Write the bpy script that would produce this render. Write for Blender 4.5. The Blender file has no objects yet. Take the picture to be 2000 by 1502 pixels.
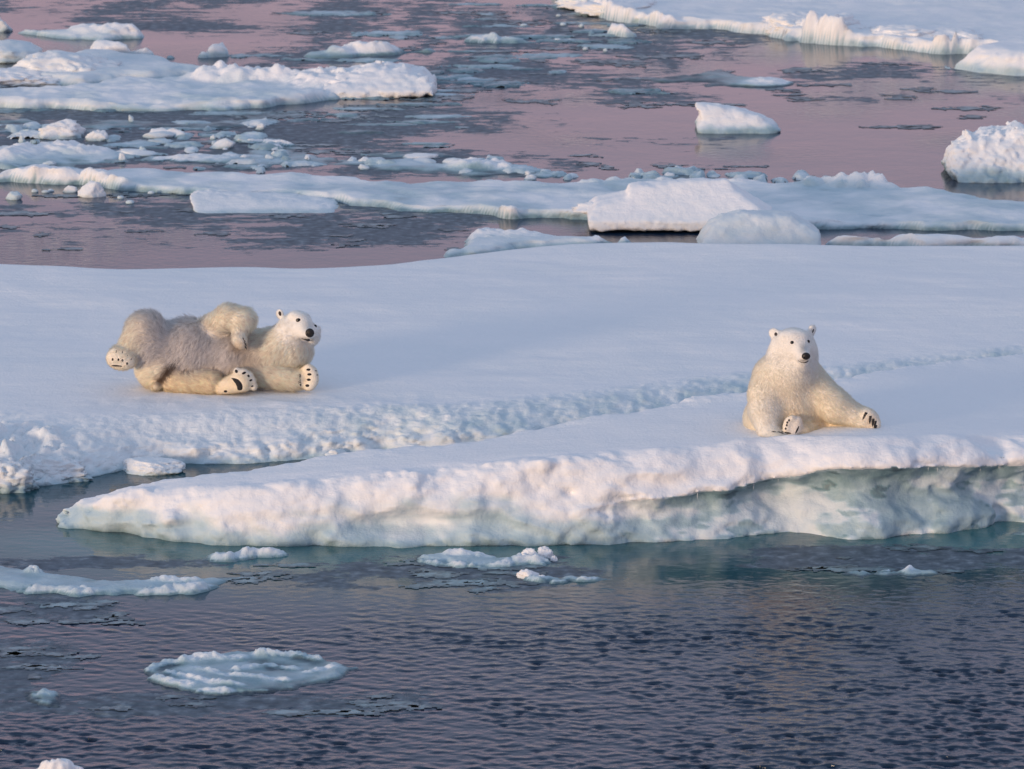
import bpy, math, random
import numpy as np
from mathutils import Vector

# ------------------------------------------------------------------ camera, sky, sun, exposure
scene = bpy.context.scene
COL = scene.collection
H, PITCH, FPX = 10.4, math.radians(12.0), 8333.0
cam_data = bpy.data.cameras.new("camera")
cam_data.sensor_width = 36.0
cam_data.lens = FPX / 2000.0 * 36.0
cam_data.clip_start, cam_data.clip_end = 1.0, 20000.0
cam_data.dof.use_dof = True
cam_data.dof.focus_distance = 44.5
cam_data.dof.aperture_fstop = 4.0
camera = bpy.data.objects.new("camera", cam_data)
camera.location = (0, 0, H)
camera.rotation_euler = (math.pi / 2 - PITCH, 0, 0)
COL.objects.link(camera)
scene.camera = camera

SUN_ELEV, SUN_AZ = math.radians(4.6), math.radians(-46.0)   # azimuth of the sun seen from the scene, 0 = behind the camera, negative = left
world = bpy.data.worlds.new("World")
scene.world = world
world.use_nodes = True
wn, wl = world.node_tree.nodes, world.node_tree.links
wn.clear()
out = wn.new("ShaderNodeOutputWorld")
sky = wn.new("ShaderNodeTexSky")
sky.sky_type = 'NISHITA'
sky.sun_disc = False
sky.sun_elevation = SUN_ELEV
sky.sun_rotation = math.radians(180) - SUN_AZ
bg_sky = wn.new("ShaderNodeBackground")
bg_sky.inputs['Strength'].default_value = 0.05
wl.new(sky.outputs['Color'], bg_sky.inputs['Color'])
tc = wn.new("ShaderNodeTexCoord")
sep = wn.new("ShaderNodeSeparateXYZ")
wl.new(tc.outputs['Generated'], sep.inputs[0])
ramp = wn.new("ShaderNodeValToRGB")          # dusk sky: rose belt above the horizon fading to pale blue overhead
ramp.color_ramp.interpolation = 'B_SPLINE'
el = ramp.color_ramp.elements
stops = [(0.0, (0.50, 0.36, 0.46)), (0.11, (0.76, 0.45, 0.60)), (0.17, (0.62, 0.46, 0.61)), (0.25, (0.46, 0.48, 0.66)),
         (0.5, (0.35, 0.43, 0.60)), (1.0, (0.34, 0.45, 0.635))]
while len(el) < len(stops):
    el.new(0.5)
for e, (p, c) in zip(el, stops):
    e.position = p
    e.color = (*c, 1)
wl.new(sep.outputs['Z'], ramp.inputs[0])
bg_belt = wn.new("ShaderNodeBackground")
bg_belt.inputs['Strength'].default_value = 0.92
wl.new(ramp.outputs[0], bg_belt.inputs['Color'])
add = wn.new("ShaderNodeAddShader")
wl.new(bg_sky.outputs[0], add.inputs[0])
wl.new(bg_belt.outputs[0], add.inputs[1])
wl.new(add.outputs[0], out.inputs['Surface'])

sun_data = bpy.data.lights.new("sun", 'SUN')
sun_data.energy = 2.35
sun_data.angle = math.radians(11.0)
sun_data.color = (1.0, 0.74, 0.52)
sun = bpy.data.objects.new("sun", sun_data)
to_sun = Vector((math.sin(SUN_AZ) * math.cos(SUN_ELEV), -math.cos(SUN_AZ) * math.cos(SUN_ELEV), math.sin(SUN_ELEV)))
sun.rotation_euler = to_sun.to_track_quat('Z', 'Y').to_euler()
sun.location = (-20, -20, 30)
COL.objects.link(sun)

scene.view_settings.view_transform = 'Standard'
scene.view_settings.look = 'None'
scene.view_settings.exposure = 0.0
scene.view_settings.gamma = 1.0
scene.view_settings.use_curve_mapping = False
scene.cycles.max_bounces = 8
scene.cycles.diffuse_bounces = 4
scene.cycles.glossy_bounces = 3
scene.cycles.caustics_reflective = False
scene.cycles_curves.shape = 'RIBBONS'

# ------------------------------------------------------------------ measuring helpers
CP, SP = math.cos(PITCH), math.sin(PITCH)


def ray(px, py):
    u, v = (px - 1000.0) / FPX, (py - 751.0) / FPX
    return np.array([u, CP - v * SP, -SP - v * CP])


def ground(px, py, z=0.0):
    d = ray(px, py)
    t = (z - H) / d[2]
    return np.array([d[0] * t, d[1] * t])


def at_depth(px, py, Y):
    d = ray(px, py)
    t = Y / d[1]
    return np.array([d[0] * t, Y, H + d[2] * t])


def sstep(a, b, x):
    t = np.clip((x - a) / (b - a), 0, 1)
    return t * t * (3 - 2 * t)


# ------------------------------------------------------------------ noise
_rng = np.random.RandomState(7)
_perm = np.concatenate([_rng.permutation(256)] * 3).astype(np.int32)
_g = _rng.normal(size=(256, 3)).astype(np.float32)
_g /= np.linalg.norm(_g, axis=1, keepdims=True)


def perlin(x, y, z):
    x, y, z = np.broadcast_arrays(np.asarray(x, np.float32), np.asarray(y, np.float32), np.asarray(z, np.float32))
    xi, yi, zi = np.floor(x).astype(np.int32), np.floor(y).astype(np.int32), np.floor(z).astype(np.int32)
    xf, yf, zf = x - xi, y - yi, z - zi
    u, v, w = [t * t * t * (t * (t * 6 - 15) + 10) for t in (xf, yf, zf)]
    xi, yi, zi = xi & 255, yi & 255, zi & 255
    res = 0
    for i in (0, 1):
        a = _perm[xi + i]
        for j in (0, 1):
            b = _perm[a + yi + j]
            for k in (0, 1):
                g = _g[_perm[b + zi + k] & 255]
                dot = g[..., 0] * (xf - i) + g[..., 1] * (yf - j) + g[..., 2] * (zf - k)
                res = res + dot * (u if i else 1 - u) * (v if j else 1 - v) * (w if k else 1 - w)
    return res * 1.6


def fbm(x, y, z, octaves=4, gain=0.5):
    s, a = 0, 1.0
    for o in range(octaves):
        f = 2.03 ** o
        s = s + a * perlin(x * f + 17.3 * o, y * f + 5.1 * o, z * f + 9.7 * o)
        a *= gain
    return s


def billow(x, y, z, octaves=3, gain=0.5):
    s, a = 0, 1.0
    for o in range(octaves):
        f = 2.03 ** o
        s = s + a * np.abs(perlin(x * f + 11.3 * o, y * f + 3.1 * o, z * f + 7.7 * o))
        a *= gain
    return s


# ------------------------------------------------------------------ mesh helpers
def mesh_obj(name, V, F, mat, attrs=None, parent=None, smooth=True, link=True):
    V = np.asarray(V, np.float32)
    F = np.asarray(F, np.int32)
    me = bpy.data.meshes.new(name)
    n = F.shape[1]
    me.vertices.add(len(V))
    me.vertices.foreach_set('co', V.ravel())
    me.loops.add(F.size)
    me.loops.foreach_set('vertex_index', F.ravel())
    me.polygons.add(len(F))
    me.polygons.foreach_set('loop_start', np.arange(0, F.size, n, dtype=np.int32))
    me.polygons.foreach_set('loop_total', np.full(len(F), n, np.int32))
    me.polygons.foreach_set('use_smooth', np.full(len(F), smooth))
    me.update(calc_edges=True)
    me.validate()
    for k, a in (attrs or {}).items():
        at = me.attributes.new(k, 'FLOAT', 'POINT')
        at.data.foreach_set('value', np.asarray(a, np.float32))
    me.materials.append(mat)
    o = bpy.data.objects.new(name, me)
    COL.objects.link(o)
    if parent is not None:
        o.parent = parent
    return o


def tag(o, label=None, cat=None, group=None, kind=None):
    if label: o['label'] = label
    if cat: o['category'] = cat
    if group: o['group'] = group
    if kind: o['kind'] = kind
    return o


def grid_faces(nx, ny):
    i = np.arange(nx * ny).reshape(nx, ny)
    return np.stack([i[:-1, :-1], i[1:, :-1], i[1:, 1:], i[:-1, 1:]], -1).reshape(-1, 4)


def compact(V, F, *attrs):
    used = np.unique(F)
    m = np.full(len(V), -1)
    m[used] = np.arange(len(used))
    return (V[used], m[F]) + tuple(a[used] for a in attrs)


def surface_nets(Fd, origin, sp):
    """mesh of the zero level of a sampled signed distance field"""
    s = Fd < 0
    nx, ny, nz = Fd.shape
    cnt = np.zeros((nx - 1, ny - 1, nz - 1), np.int8)
    for i in (0, 1):
        for j in (0, 1):
            for k in (0, 1):
                cnt += s[i:nx - 1 + i, j:ny - 1 + j, k:nz - 1 + k]
    act = np.argwhere((cnt > 0) & (cnt < 8))
    ids = np.full(cnt.shape, -1, np.int64)
    ids[act[:, 0], act[:, 1], act[:, 2]] = np.arange(len(act))
    acc = np.zeros((len(act), 3))
    num = np.zeros(len(act))
    corners = [(i, j, k) for i in (0, 1) for j in (0, 1) for k in (0, 1)]
    for c in corners:
        for ax in range(3):
            if c[ax] == 1: continue
            e = list(c); e[ax] = 1
            fa = Fd[act[:, 0] + c[0], act[:, 1] + c[1], act[:, 2] + c[2]]
            fb = Fd[act[:, 0] + e[0], act[:, 1] + e[1], act[:, 2] + e[2]]
            cr = (fa < 0) != (fb < 0)
            t = np.where(cr, fa / np.where(fa == fb, 1, fa - fb), 0)
            p = np.repeat(np.array(c, float)[None], len(act), 0)
            p[:, ax] += t
            acc += p * cr[:, None]
            num += cr
    V = (act + acc / num[:, None]) * np.array(sp) + np.array(origin)
    quads = []
    for ax in range(3):
        sl0 = [slice(None)] * 3; sl1 = [slice(None)] * 3
        sl0[ax] = slice(0, -1); sl1[ax] = slice(1, None)
        a, b = s[tuple(sl0)], s[tuple(sl1)]
        e = np.argwhere(a != b)
        o1, o2 = (ax + 1) % 3, (ax + 2) % 3
        ok = (e[:, o1] > 0) & (e[:, o2] > 0) & (e[:, o1] < Fd.shape[o1] - 1) & (e[:, o2] < Fd.shape[o2] - 1)
        e = e[ok]
        q = []
        for d1, d2 in ((-1, -1), (0, -1), (0, 0), (-1, 0)):
            c = e.copy(); c[:, o1] += d1; c[:, o2] += d2
            q.append(ids[c[:, 0], c[:, 1], c[:, 2]])
        q = np.stack(q, 1)
        flip = ~a[e[:, 0], e[:, 1], e[:, 2]]
        q[flip] = q[flip][:, ::-1]
        quads.append(q)
    return V, np.concatenate(quads)


# ------------------------------------------------------------------ materials
def new_mat(name):
    m = bpy.data.materials.new(name)
    m.use_nodes = True
    nt = m.node_tree
    nt.nodes.clear()
    o = nt.nodes.new("ShaderNodeOutputMaterial")
    b = nt.nodes.new("ShaderNodeBsdfPrincipled")
    nt.links.new(b.outputs[0], o.inputs[0])
    return m, nt, b


def node(nt, kind, **kw):
    n = nt.nodes.new(kind)
    for k, v in kw.items():
        setattr(n, k, v)
    return n


def noise_node(nt, scale, detail=4, rough=0.55, vec=None, sx=1, sy=1, sz=1):
    tcn = node(nt, "ShaderNodeTexCoord")
    mp = node(nt, "ShaderNodeMapping")
    mp.inputs['Scale'].default_value = (sx, sy, sz)
    nt.links.new(tcn.outputs['Object'], mp.inputs['Vector'])
    n = node(nt, "ShaderNodeTexNoise")
    n.inputs['Scale'].default_value = scale
    n.inputs['Detail'].default_value = detail
    n.inputs['Roughness'].default_value = rough
    nt.links.new(mp.outputs[0], n.inputs['Vector'])
    return n


def math_node(nt, op, a, b=None, clamp=False):
    n = node(nt, "ShaderNodeMath", operation=op, use_clamp=clamp)
    for i, v in enumerate((a, b)):
        if v is None: continue
        if isinstance(v, (int, float)): n.inputs[i].default_value = v
        else: nt.links.new(v, n.inputs[i])
    return n.outputs[0]


def ramp_node(nt, fac, stops, mode='LINEAR'):
    r = node(nt, "ShaderNodeValToRGB")
    r.color_ramp.interpolation = mode
    e = r.color_ramp.elements
    while len(e) < len(stops): e.new(0.5)
    for q, (p, c) in zip(e, stops):
        q.position = p
        q.color = (*c, 1) if len(c) == 3 else c
    nt.links.new(fac, r.inputs[0])
    return r.outputs[0]


def ice_material():
    """attribute icy: 0 dry snow, 0.35 pale blue ice, 0.6 wet grey-green ice, 1 dark slush"""
    m, nt, b = new_mat("snow_and_ice")
    at = node(nt, "ShaderNodeAttribute", attribute_name='icy')
    n1 = noise_node(nt, 5.0, 6, 0.6)
    v = math_node(nt, 'SUBTRACT', n1.outputs[0], 0.5)
    w = math_node(nt, 'MULTIPLY', at.outputs['Fac'], 0.55)
    w = math_node(nt, 'ADD', w, 0.04)
    v = math_node(nt, 'MULTIPLY', v, w)
    f = math_node(nt, 'ADD', at.outputs['Fac'], v, True)
    colr = ramp_node(nt, f, [(0.0, (0.88, 0.88, 0.89)), (0.12, (0.80, 0.83, 0.85)), (0.35, (0.47, 0.60, 0.66)),
                             (0.6, (0.20, 0.32, 0.36)), (0.8, (0.11, 0.165, 0.195)), (1.0, (0.05, 0.075, 0.10))])
    nt.links.new(colr, b.inputs['Base Color'])
    ro = ramp_node(nt, f, [(0.0, (0.75,) * 3), (0.3, (0.5,) * 3), (0.6, (0.32,) * 3), (1.0, (0.45,) * 3)])
    nt.links.new(ro, b.inputs['Roughness'])
    sp = ramp_node(nt, f, [(0.0, (0.15,) * 3), (0.5, (0.4,) * 3), (1.0, (0.25,) * 3)])
    nt.links.new(sp, b.inputs['Specular IOR Level'])
    g1 = noise_node(nt, 26.0, 5, 0.65)
    g2 = noise_node(nt, 1.3, 3, 0.5)
    s = math_node(nt, 'MULTIPLY', g1.outputs[0], 0.022)
    s2 = math_node(nt, 'MULTIPLY', g2.outputs[0], 0.10)
    s = math_node(nt, 'ADD', s, s2)
    g3 = noise_node(nt, 4.5, 4, 0.6, sx=0.3)                # wind crust
    s3 = math_node(nt, 'MULTIPLY', g3.outputs[0], 0.035)
    s = math_node(nt, 'ADD', s, s3)
    bp = node(nt, "ShaderNodeBump")
    bp.inputs['Strength'].default_value = 0.5
    bp.inputs['Distance'].default_value = 1.0
    nt.links.new(s, bp.inputs['Height'])
    nt.links.new(bp.outputs[0], b.inputs['Normal'])
    return m


ICE = ice_material()


def water_material():
    m, nt, b = new_mat("sea_water")
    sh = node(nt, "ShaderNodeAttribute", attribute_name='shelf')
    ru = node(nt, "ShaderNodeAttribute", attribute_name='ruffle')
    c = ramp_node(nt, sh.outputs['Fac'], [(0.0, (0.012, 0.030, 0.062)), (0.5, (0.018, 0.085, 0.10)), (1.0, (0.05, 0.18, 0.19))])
    fl = node(nt, "ShaderNodeAttribute", attribute_name='film')
    n3 = noise_node(nt, 3.2, 9, 0.76, sx=0.5)
    n4 = noise_node(nt, 0.35, 3, 0.5)
    q = math_node(nt, 'MULTIPLY', n4.outputs[0], 0.6)
    q = math_node(nt, 'ADD', q, n3.outputs[0])
    q = math_node(nt, 'ADD', q, fl.outputs['Fac'])
    q = math_node(nt, 'SUBTRACT', q, 1.085)
    mask = math_node(nt, 'MULTIPLY', q, 22.0, True)
    n5 = noise_node(nt, 7.0, 5, 0.6)
    filmc = ramp_node(nt, n5.outputs[0], [(0.35, (0.06, 0.085, 0.11)), (0.55, (0.12, 0.155, 0.19)), (0.72, (0.26, 0.31, 0.35))])
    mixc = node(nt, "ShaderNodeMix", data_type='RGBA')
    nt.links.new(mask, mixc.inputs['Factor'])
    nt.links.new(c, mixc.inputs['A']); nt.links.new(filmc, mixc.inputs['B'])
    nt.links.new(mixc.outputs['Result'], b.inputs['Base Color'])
    rr = math_node(nt, 'MULTIPLY', mask, 0.46)
    rr = math_node(nt, 'ADD', rr, 0.04)
    nt.links.new(rr, b.inputs['Roughness'])
    ss = math_node(nt, 'MULTIPLY', mask, -0.33)
    ss = math_node(nt, 'ADD', ss, 0.5)
    nt.links.new(ss, b.inputs['Specular IOR Level'])
    b.inputs['IOR'].default_value = 1.333
    n1 = noise_node(nt, 9.0, 4, 0.6, sx=0.8)
    n2 = noise_node(nt, 1.1, 3, 0.55)
    h = math_node(nt, 'MULTIPLY', n1.outputs[0], ru.outputs['Fac'])
    h2 = math_node(nt, 'MULTIPLY', n2.outputs[0], 0.006)
    h = math_node(nt, 'ADD', h, h2)
    bp = node(nt, "ShaderNodeBump")
    bp.inputs['Strength'].default_value = 1.0
    bp.inputs['Distance'].default_value = 1.0
    nt.links.new(h, bp.inputs['Height'])
    nt.links.new(bp.outputs[0], b.inputs['Normal'])
    return m


WATER = water_material()
# ------------------------------------------------------------------ the front floe: keyed outline, then a signed distance field
#        px    back  lip   under water setback undercut
KEYS = [(108,  990, 1000, 1010, 1030, 0.03, 0.00),
        (125,  974,  986, 1010, 1030, 0.05, 0.00),
        (240,  947,  969, 1010, 1045, 0.14, 0.00),
        (400,  918,  954, 1010, 1063, 0.24, 0.00),
        (560,  896,  946, 1010, 1068, 0.30, 0.00),
        (700,  884,  932, 1005, 1066, 0.34, 0.00),
        (900,  856,  917, 1000, 1068, 0.36, 0.00),
        (1100, 821,  901,  998, 1066, 0.36, 0.02),
        (1300, 786,  884,  972, 1060, 0.36, 0.16),
        (1450, 767,  868,  950, 1046, 0.34, 0.22),
        (1540, 760,  864,  924, 1036, 0.30, 0.25),
        (1600, 754,  867,  916, 1046, 0.28, 0.25),
        (1680, 740,  868,  914, 1055, 0.26, 0.25),
        (1800, 716,  866,  912, 1045, 0.26, 0.25),
        (2000, 695,  858,  906, 1022, 0.30, 0.25),
        (2300, 668,  856,  902,  995, 0.30, 0.24),
        (2700, 700,  856,  895,  960, 0.30, 0.20)]
kx, kyw, kyb, kzl, kzu, ksb, kuc = [], [], [], [], [], [], []
for px, pb, pl, pu, pw, sb, uc in KEYS:
    w = ground(px, pw)
    l = at_depth(px, pl, w[1] + sb)
    u = at_depth(px, pu, w[1] + 0.05)
    b = ground(px, pb, l[2])
    kx.append(w[0]); kyw.append(w[1]); kyb.append(max(b[1], w[1] + 0.12)); kzl.append(l[2]); kzu.append(u[2]); ksb.append(sb); kuc.append(uc)


def smooth_interp(x, xs, ys):
    """linear keys softened by averaging over a small window"""
    return sum(np.interp(x + d, xs, ys) for d in (-0.3, -0.2, -0.1, 0, 0.1, 0.2, 0.3)) / 7.0


def smax(a, b, k):
    h = np.clip(0.5 + 0.5 * (a - b) / k, 0, 1)
    return b + (a - b) * h + k * h * (1 - h)


def build_front_floe():
    dx, dy, dz = 0.026, 0.032, 0.020
    x0, x1 = kx[0] - 0.25, kx[-1] + 0.1
    y0, y1 = min(kyw) - 0.25, max(kyb) + 0.25
    X = np.arange(x0, x1, dx); Y = np.arange(y0, y1, dy); Z = np.arange(-0.42, 1.32, dz)
    yw, yb = smooth_interp(X, kx, kyw), smooth_interp(X, kx, kyb)
    zl, zu, sb, uc = [smooth_interp(X, kx, k) for k in (kzl, kzu, ksb, kuc)]
    yb += 0.10 * fbm(X * 0.9, 3.3, 0.2, 3) * sstep(x0, x0 + 2.5, X)
    yw += 0.05 * fbm(X * 1.6, 8.1, 0.7, 3) * sstep(x0, x0 + 1.5, X)
    x3, y3, z3 = np.meshgrid(X.astype(np.float32), Y.astype(np.float32), Z.astype(np.float32), indexing='ij')
    e = lambda a: a.astype(np.float32)[:, None, None]
    zlo, zun = e(zl), e(zu) + 0.03 * perlin(x3[:, :1, :1] * 3.1, 0.5, 0.5)
    tu = np.clip(z3 / zun, 0, 1)
    cave = e(uc) * (np.sin(np.pi * np.clip(tu, 0, 1) ** 1.5) ** 0.8 * 0.85 + 0.15 * tu)
    inner = e(yw) + cave
    tl = np.clip((z3 - zun) / (zlo - zun + 1e-3), 0, 1.3)
    over = e(uc) > 0.05
    corn = e(yw) + 0.06 + e(sb) * tl ** 2.2
    left = e(yw) + e(sb) * np.clip(z3 / (zlo + 1e-3), 0, 1.2) ** 1.6
    blend = sstep(0.0, 0.16, e(uc))
    right = np.where(z3 < zun, inner, corn)
    yface = left * (1 - blend) + right * blend
    yface = yface + np.where(z3 < 0, 0.55 * -z3, 0)
    crest = np.exp(-((y3[:, :, :1] - e(yw) - e(sb) - 0.06) / 0.15) ** 2) * 0.12 * sstep(2.0, 2.4, x3[:, :, :1]) * sstep(4.4, 3.7, x3[:, :, :1])
    ztop = zlo + crest + 0.028 * perlin(x3[:, :, :1] * 0.55, y3[:, :, :1] * 0.8, 4.4)
    del tu, cave, tl, left, right
    f1 = (yface - y3) * 0.75
    f = smax(f1, (z3 - ztop), 0.10)
    f = smax(f, (y3 - e(yb)) * 0.8, 0.12)
    f = smax(f, (e(np.full_like(X, kx[0] - 0.02)) - x3) * 0.8, 0.05)
    f = smax(f, (x3 - kx[-1]), 0.05)
    band = np.argwhere(np.abs(f) < 0.22)
    bx, by, bz = X[band[:, 0]], Y[band[:, 1]], Z[band[:, 2]]
    near = np.clip(1 - (by - yw[band[:, 0]] - sb[band[:, 0]] - 0.02) / 0.30, 0, 1)       # 1 on the face, 0 on the flat top
    rightness = sstep(0.05, 0.3, uc[band[:, 0]])
    under = rightness * (bz < zu[band[:, 0]] - 0.03)
    n_big = fbm(bx * 1.7, by * 1.7, bz * 2.2, 3)
    lump = billow(bx * 2.5 + 4, by * 2.5, bz * 3.6, 4, 0.48)
    fine = fbm(bx * 11, by * 11, bz * 11, 3)
    disp = near * (0.065 * n_big * (1 + 0.5 * under) + 0.045 * (lump - 0.35) + (0.006 + 0.010 * sstep(0.25, 0.0, np.abs(bz - zl[band[:, 0]]))) * fine)
    hollow = np.maximum(0, perlin(bx * 1.5 + 31, by * 1.5, bz * 2.6 + 3) - 0.28) * near * (0.30 - 0.12 * under)   # melt hollows in the face
    back = sstep(-0.5, -0.05, by - yb[band[:, 0]])
    disp += back * (0.03 * n_big + 0.012 * fine)
    disp += 0.006 * perlin(bx * 1.2, by * 1.2, 0.3)
    f[band[:, 0], band[:, 1], band[:, 2]] += (-disp + hollow).astype(np.float32)
    V, F = surface_nets(f, (X[0], Y[0], Z[0]), (dx, dy, dz))
    # which kind of ice shows where
    Vx, Vy, Vz = V[:, 0], V[:, 1], V[:, 2]
    vyw, vzl, vzu, vuc = [smooth_interp(Vx, kx, k) for k in (kyw, kzl, kzu, kuc)]
    rel = Vz / np.maximum(vzl, 0.2)
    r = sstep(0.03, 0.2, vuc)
    nz = fbm(Vx * 1.2, Vy * 1.2, Vz * 3.0, 4)
    nb = fbm(Vx * 2.4 + 9, Vy * 2.4, Vz * 6.0, 3)
    icy_l = 0.36 * sstep(0.66, 0.20, rel + 0.34 * nz - 0.12 * sstep(-2.5, -4.5, Vx)) + 0.16 * sstep(0.18, 0.0, rel)
    patch = sstep(-0.10, 0.25, nz + 0.4 * nb)                        # milky lumps over clear grey ice
    icy_r = np.where(Vz < vzu - 0.01 + 0.03 * nb, 0.46 - 0.24 * patch + 0.26 * sstep(0.42, 0.6, nb - 0.3 * nz) + 0.10 * sstep(0.55, 0.95, Vz / vzu), 0.0)  # icier tone towards the undercut's top paints in its shade
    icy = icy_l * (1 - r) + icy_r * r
    icy = np.where(Vy > vyw + 0.75, 0.03 * (1 - r) + 0.03, icy)
    vyb = smooth_interp(Vx, kx, kyb)
    icy = np.where((Vy > vyb - 0.1) & (Vz < vzl * 0.6), 0.3, icy)
    icy = np.clip(icy, 0, 1)
    o = mesh_obj("ice_floe", V, F, ICE, {'icy': icy})
    tag(o, "long foremost floe with sunlit snow face and hollowed undercut, under the sitting bear", "ice floe")
    # icicles under the cornice
    rnd = random.Random(5)
    base = None
    for k in range(22):
        px = rnd.choice([rnd.uniform(1330, 1560), rnd.uniform(1560, 1990), rnd.uniform(1850, 1990)])
        x = smooth_interp(np.array([ground(px, 1050)[0]]), kx, kx)[0]
        yy, zz = np.interp(x, kx, kyw) + 0.13, np.interp(x, kx, kzu) + 0.06
        L, R = rnd.uniform(0.07, 0.15), rnd.uniform(0.009, 0.016)
        if base is None:
            Vv, Ff = [], []
            for ring, (zz0, rr) in enumerate(((0, 1.3), (-0.35, 0.9), (-0.75, 0.5), (-1, 0.08))):
                for a in range(7):
                    Vv.append((rr * math.cos(a * 2 * math.pi / 7), rr * math.sin(a * 2 * math.pi / 7), zz0))
            for ring in range(3):
                for a in range(7):
                    Ff.append((ring * 7 + a, ring * 7 + (a + 1) % 7, (ring + 1) * 7 + (a + 1) % 7, (ring + 1) * 7 + a))
            base = ic = mesh_obj("icicle", Vv, [q[::-1] for q in Ff], ICE, {'icy': np.full(28, 0.2)}, o)
        else:
            ic = base.copy(); COL.objects.link(ic); ic.parent = o
        ic.location = (x, yy, zz)
        ic.scale = (R, R, L)
    return o


front_floe = build_front_floe()

# ------------------------------------------------------------------ the wide floe in the middle: swept bank, top and back edge
#        px    back  lip  water
MID = [(-700, 512, 790, 985), (-300, 508, 795, 985), (0, 506, 800, 972), (60, 507, 812, 952), (150, 512, 820, 940), (230, 517, 820, 914), (370, 513, 812, 908),
       (450, 511, 808, 905), (600, 515, 803, 897), (760, 508, 800, 884), (900, 490, 796, 900), (1000, 478, 787, 893), (1100, 469, 776, 884),
       (1200, 465, 766, 873), (1300, 464, 752, 860), (1450, 469, 735, 840), (1640, 471, 722, 818), (1800, 472, 702, 797), (2000, 473, 682, 772), (2400, 476, 660, 745), (2900, 480, 640, 730)]
MZ = 0.40
m_lip = np.array([ground(a, c, MZ) for a, b, c, d in MID])
m_wat = np.array([ground(a, d) for a, b, c, d in MID])


def mid_top(x, y):
    """height of the snow on the wide floe"""
    yl = smooth_interp(x, m_lip[:, 0], m_lip[:, 1])
    u = np.maximum(y - yl, 0)
    z = MZ + 0.04 * sstep(0, 4, u) + 0.05 * perlin(x * 0.28 + 2.2, y * 0.30, 7.7) * sstep(0, 2, u) + 0.012 * perlin(x * 0.9, y * 1.7, 2.2)
    scuff = np.exp(-(((x + 3.2) / 1.6) ** 2 + ((y - 46.1) / 0.55) ** 2)) + 0.6 * np.exp(-(((x + 1.3) / 1.2) ** 2 + ((y - 46.2) / 0.4) ** 2))
    z = z + 0.022 * scuff * np.maximum(fbm(x * 3.2, y * 2.6, 1.9, 3), -0.2) + 0.005 * fbm(x * 1.1, y * 3.4, 5.2, 3)
    z = z + 0.10 * sstep(1.0, 4.0, x) * sstep(4.5, 8.0, u) + 0.05 * sstep(-2, -7, x) * sstep(5, 8, u)
    return z


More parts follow.
